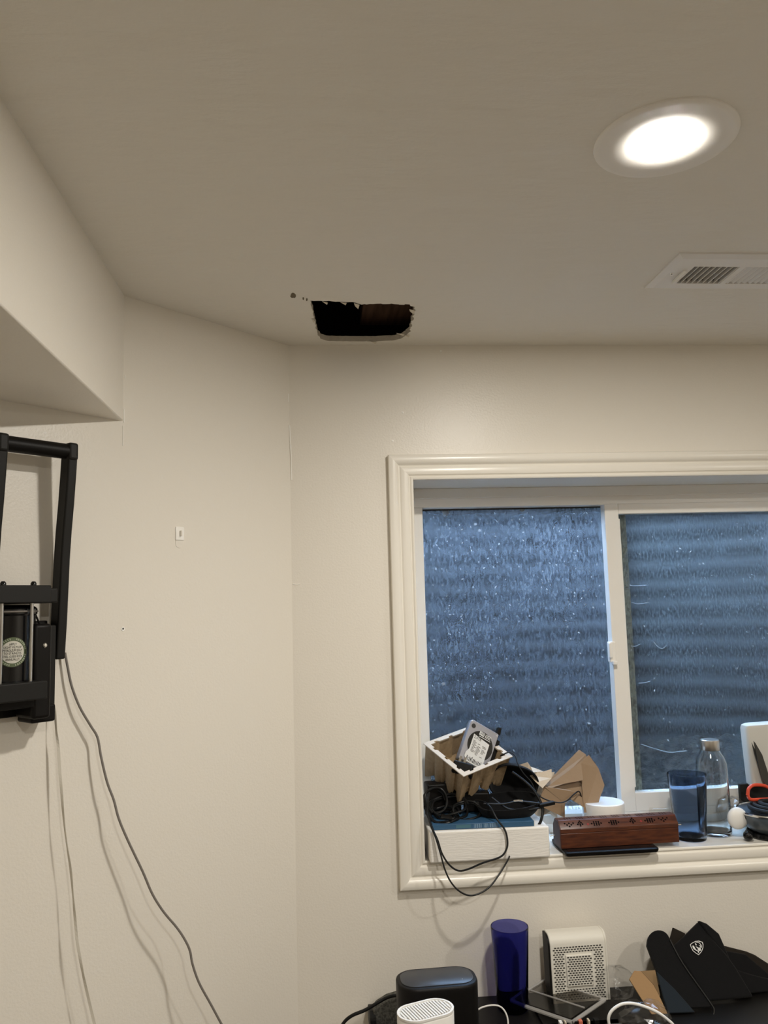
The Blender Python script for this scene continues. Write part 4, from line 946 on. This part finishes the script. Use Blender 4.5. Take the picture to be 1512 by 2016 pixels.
# smoky clear lid leaning on things
LD = [at(1006, 1968, 1.905), at(1126, 2009, 1.800), at(1190, 1965, 1.860), at(1078, 1926, 1.960)]
ld = thing('clear_cover', (.53, 1.88, DESK), 'clear smoky rectangular plastic cover lying tilted in front of the modem', 'cover')
lx = (LD[1] - LD[0]); ly = (LD[2] - LD[1]); ln = lx.cross(ly).normalized()
LM = Matrix(((lx.x, ly.x, ln.x, LD[0].x), (lx.y, ly.y, ln.y, LD[0].y), (lx.z, ly.z, ln.z, LD[0].z), (0, 0, 0, 1)))
def lpt(u, v, w): return LM @ Vector((u, v, w))
b = MB(); b.add([lpt(.04, .04, 0), lpt(.96, .04, 0), lpt(.96, .96, 0), lpt(.04, .96, 0)], [(0, 1, 2, 3)]); b.build('sheet', M['lid'], ld, solid=.0012)
for (u0, v0), (u1, v1) in (((0, 0), (1, 0)), ((1, 0), (1, 1)), ((1, 1), (0, 1)), ((0, 1), (0, 0))):
    b = MB(); b.tube([lpt(u0, v0, -.004), lpt(u1, v1, -.004)], .0042, 8); b.build('rim', M['lidrim'], ld)
b = MB(); b.tube([lpt(.06, .48, .001), lpt(.95, .48, .001)], .0022, 8); b.build('moulded_rib', M['lidrim'], ld)
# circuit board
pb = thing('circuit_board', (.56, 1.79, DESK), 'dark circuit board with small white and salmon connectors at the bottom edge', 'circuit board')
c0 = atz(1070, 2020, DESK + .012); PX = T(c0.x + .085, c0.y - .010, DESK + .002)
b = MB(); b.box((-.095, -.045, 0), (.085, .030, .004), PX); b.build('board', M['pcb'], pb, bevel=.0005)
for x, m, w in ((-.050, M['white_pl'], .007), (-.038, M['bamboo'], .003), (-.008, M['orange'], .008), (.012, M['bamboo'], .004), (-.022, M['blk'], .010), (.026, M['blk'], .010)):
    b = MB(); b.box((x, .010, .004), (x + w, .022, .014), PX); b.build('connector', m, pb, bevel=.0004)
bag('clear_bag', .650, 1.895, DESK + .006, .044, .036, .034, 15, 'crinkled clear plastic bag heaped on the desk right of the modem')
bag('clear_bag', at(1268, 2005, 1.75).x, 1.745, DESK, .052, .040, .034, 25, 'crumpled clear plastic bag inside the white cable loop at the bottom edge')
b = MB(); b.box((.46, 1.80, DESK), (.73, 1.96, DESK + .006)); tag(b.build('black_mat', M['blk'], bevel=.001), 'flat black pad on the desk under the clear lid', 'pad')

# cardboard flap and the black neoprene wraps leaning on the wall
def pad(name, poly, P, n, th, m, parent, bev=.003, seg=3):
    """outline on the plane through P with normal n, given real thickness behind it"""
    b = MB(); n = Vector(n).normalized(); pts = []; raw = [onp(x, y, P, n) for x, y in poly]; zl = DESK + .003 + max(0, -n.z * th if n.y > 0 else 0)
    for i, p in enumerate(raw):      # the outline stops where it meets the desk
        q = raw[(i + 1) % len(raw)]
        if p.z >= zl: pts.append(p)
        if (p.z >= zl) != (q.z >= zl): pts.append(p.lerp(q, (zl - p.z) / (q.z - p.z)))
    e = n * th if n.y > 0 else -n * th
    b.prism(pts, e); return b.build(name, m, parent, bevel=bev, seg=seg)
cf = thing('cardboard_flap', at(1280, 2010, 1.83), 'brown cardboard flap sticking up between the clear bag and the black wraps', 'cardboard')
pad('flap', [(1239, 1928), (1249, 1911), (1262, 1912), (1286, 1938), (1298, 1960), (1322, 2012), (1310, 2030), (1290, 2008), (1262, 1965)], (.72, 1.86, .86), (0, 1, -.6), .004, M['card'], cf, .0006, 1)
pad('flap_side', [(1262, 1912), (1290, 1910), (1300, 1960), (1298, 1962), (1286, 1938)], (.74, 1.880, .86), (.2, 1, -.4), .004, M['card_edge'], cf, .0006, 1)

st = thing('neoprene_strap', (.80, 1.86, DESK), 'long black neoprene strap with rounded end leaning on the wall beside the cardboard', 'strap')
def arc(cx, cy, r, a0, a1, n=8): return [(cx + r * math.cos(math.radians(a0 + (a1 - a0) * i / n)), cy + r * math.sin(math.radians(a0 + (a1 - a0) * i / n))) for i in range(n + 1)]
pad('strap_body', [(1274, 1860)] + arc(1297, 1853, 22, 190, 340, 10) + [(1345, 1898), (1397, 1972)] + arc(1388, 1994, 19, -50, 60, 6) + [(1375, 2040), (1335, 2030), (1300, 1930)], (.80, 1.880, .87), (.05, 1, -.75), .012, M['blkcloth'], st, .005, 3)
pad('sheen_patch', [(1293, 1912), (1330, 1948), (1372, 1996), (1385, 2040), (1330, 2040), (1305, 1960)], (.80, 1.870, .87), (.05, 1, -.75), .006, M['sheencloth'], st, .002, 2)  # added pad: light falling on the strap, put into its colour
b = MB(); b.tube(smoothline([onp(x, y, (.80, 1.878, .87), (.05, 1, -.75)) for x, y in ((1319, 1850), (1345, 1898), (1397, 1972), (1406, 1990), (1400, 2008))], 4), .0020, 6); b.build('edge_piping', M['blk2'], st)

pw = thing('neoprene_wrap', (.90, 1.88, DESK), 'black neoprene wrap with a silver shield emblem leaning on the wall', 'wrap')
PWP, PWN = (.90, 1.905, .88), Vector((-.05, 1, -.60)).normalized()
pad('front_panel', [(1322, 1866), (1350, 1840), (1376, 1814), (1392, 1836), (1432, 1880), (1450, 1906), (1516, 2016), (1530, 2050), (1420, 2050), (1398, 1975), (1345, 1893)], PWP, PWN, .012, M['blkcloth'], pw, .004, 3)
pad('top_fold', [(1377, 1812), (1392, 1818), (1416, 1838), (1428, 1865), (1446, 1908), (1432, 1884), (1394, 1838)], (.87, 1.935, .95), Vector((-.30, 1, -.5)), .012, M['blkcloth'], pw, .003, 2)
pad('lower_sheen_patch', [(1404, 1985), (1440, 1995), (1512, 2022), (1540, 2060), (1420, 2060)], (.90, 1.880, .86), Vector((-.05, 1, -.7)), .006, M['sheencloth'], pw, .002, 2)  # added pad: the wrap's lit lower part, painted slate
pad('back_flap', [(1318, 1852), (1325, 1826), (1350, 1838), (1346, 1848), (1322, 1872)], (.82, 1.950, .95), Vector((.2, 1, -.3)), .008, M['browncloth'], pw, .002, 2)
em = MB(); E0 = Vector(PWP) - PWN * .0022
def epts(l, off=0.): return [onp(1340 + x / 25.2, 1830 + y / 25.2, E0 - PWN * off, PWN) for x, y in l]
outl = [(460, 740), (560, 660), (720, 575), (900, 555), (1080, 615), (1125, 720), (1120, 900), (1050, 1090), (900, 1270), (760, 1190), (600, 1060), (500, 860)]
cxm, cym = 820, 880
inl = [(cxm + (x - cxm) * .90, cym + (y - cym) * .90) for x, y in outl]
o3, i3 = epts(outl), epts(inl)
em.add(o3 + i3, [(i, (i + 1) % 12, 12 + (i + 1) % 12, 12 + i) for i in range(12)])
for pl in ([(580, 800), (650, 800), (690, 880), (760, 990), (830, 1050), (740, 1030), (650, 980), (600, 890)], [(740, 1030), (830, 1045), (930, 1050), (905, 1160), (870, 1150), (850, 1090)],
           [(700, 660), (840, 610), (950, 660), (960, 715), (880, 652), (760, 655)], [(950, 660), (1030, 770), (1050, 910), (980, 880), (985, 790)], [(900, 765), (960, 800), (985, 850), (940, 830)],
           [(700, 665), (745, 690), (810, 770), (745, 785)], [(740, 830), (860, 880), (920, 930), (860, 960), (800, 900)], [(920, 930), (960, 860), (1000, 960), (1000, 1050), (930, 1050), (850, 1010), (850, 940)]):
    em.add(epts(pl), [list(range(len(pl)))])
em.build('shield_emblem', M['white_ink'], pw, solid=.0008, weld=False)
pw2 = thing('folded_wrap', (1.02, 1.92, DESK), 'folded dark fabric wrap lying behind the emblem wrap at the right edge', 'wrap')
pad('outer_fold', [(1426, 1862), (1470, 1873), (1487, 1880), (1515, 1898), (1560, 1930), (1560, 2060), (1470, 2060), (1440, 1900)], (1.0, 1.955, .90), Vector((-.1, 1, -.3)), .010, M['browncloth'], pw2, .003, 2)
pad('middle_fold', [(1430, 1872), (1468, 1878), (1512, 1915), (1560, 1950), (1560, 2060), (1470, 2060), (1440, 1905)], (1.0, 1.942, .89), Vector((-.1, 1, -.4)), .010, M['blkcloth'], pw2, .003, 2)
pad('front_fold', [(1442, 1906), (1480, 1918), (1520, 1928), (1560, 1950), (1560, 2060), (1500, 2060), (1455, 1930)], (1.0, 1.925, .88), Vector((-.1, 1, -.5)), .010, M['blkcloth'], pw2, .003, 2)

# ------------------------------------------------------------------ splashes and cobwebs on the panes
random.seed(3)
for px, py, r_, st_ in ((878, 1008, 8, 1.5), (872, 1000, 5, .6), (832 + 6, 1002, 4, .8), (1028, 1004, 6, .7), (936, 1032, 4, .8), (944, 1044, 3, 1.4), (873, 1346, 4, .8), (1160, 1424, 4, .5), (858, 1120, 2, 1.6)):
    b = MB(); c = at(px, py, YP - .0006); k_ = r_ / 760
    b.prism([c + Vector((k_ * math.cos(a) * random.uniform(.5, 1.2), 0, k_ * st_ * math.sin(a) * random.uniform(.5, 1.2))) for a in [i * math.pi / 7 for i in range(14)]], (0, .0006, 0)); b.build('splash_mark', M['web'], win)
for l, r_ in (([(1262, 1465), (1290, 1474), (1318, 1481), (1340, 1479), (1352, 1478)], .0011), ([(1258, 1345), (1270, 1344), (1280, 1341)], .0008), ([(1242, 1272), (1252, 1272), (1260, 1268)], .0008), ([(1243, 1153), (1256, 1153), (1274, 1152)], .0005), ([(1244, 1186), (1256, 1189), (1276, 1186)], .0007), ([(1286, 1262), (1292, 1270), (1300, 1276), (1306, 1276), (1312, 1270)], .0006), ([(1400, 1550), (1450, 1549)], .0008)):
    b = MB(); b.tube(smoothline([at(x, y, YF + .0185) for x, y in l], 4), r_, 6); b.build('cobweb', M['web'], sash)
# dust flakes and hairs stuck to the glass
def flakes(n, x0, x1, z0, z1, y, par, seed):
    rnd = random.Random(seed); b = MB()
    for _ in range(n):
        x = rnd.uniform(x0, x1); z = z0 + (z1 - z0) * rnd.random() ** .8; a = rnd.gauss(math.pi / 2, .7); L_ = rnd.choice((.0012, .0018, .0022, .003, .005)); w = rnd.uniform(.0004, .0008)
        dx, dz = math.cos(a) * L_ / 2, math.sin(a) * L_ / 2; nx, nz_2 = -math.sin(a) * w, math.cos(a) * w
        b.add([(x - dx - nx, y, z - dz - nz_2), (x + dx - nx, y, z + dz - nz_2), (x + dx + nx, y, z + dz + nz_2), (x - dx + nx, y, z - dz + nz_2)], [(0, 1, 2, 3)])
    o = b.build('dust_flakes', M['web'], par, weld=False); o['kind'] = 'stuff'
flakes(420, GX0 + .004, SXL, GZ0 + .1, GZ1, YP - .0004, win, 1)
flakes(160, SXM + .01, GX1 - .05, 1.20, 1.93, YF + .0126, sash, 2)
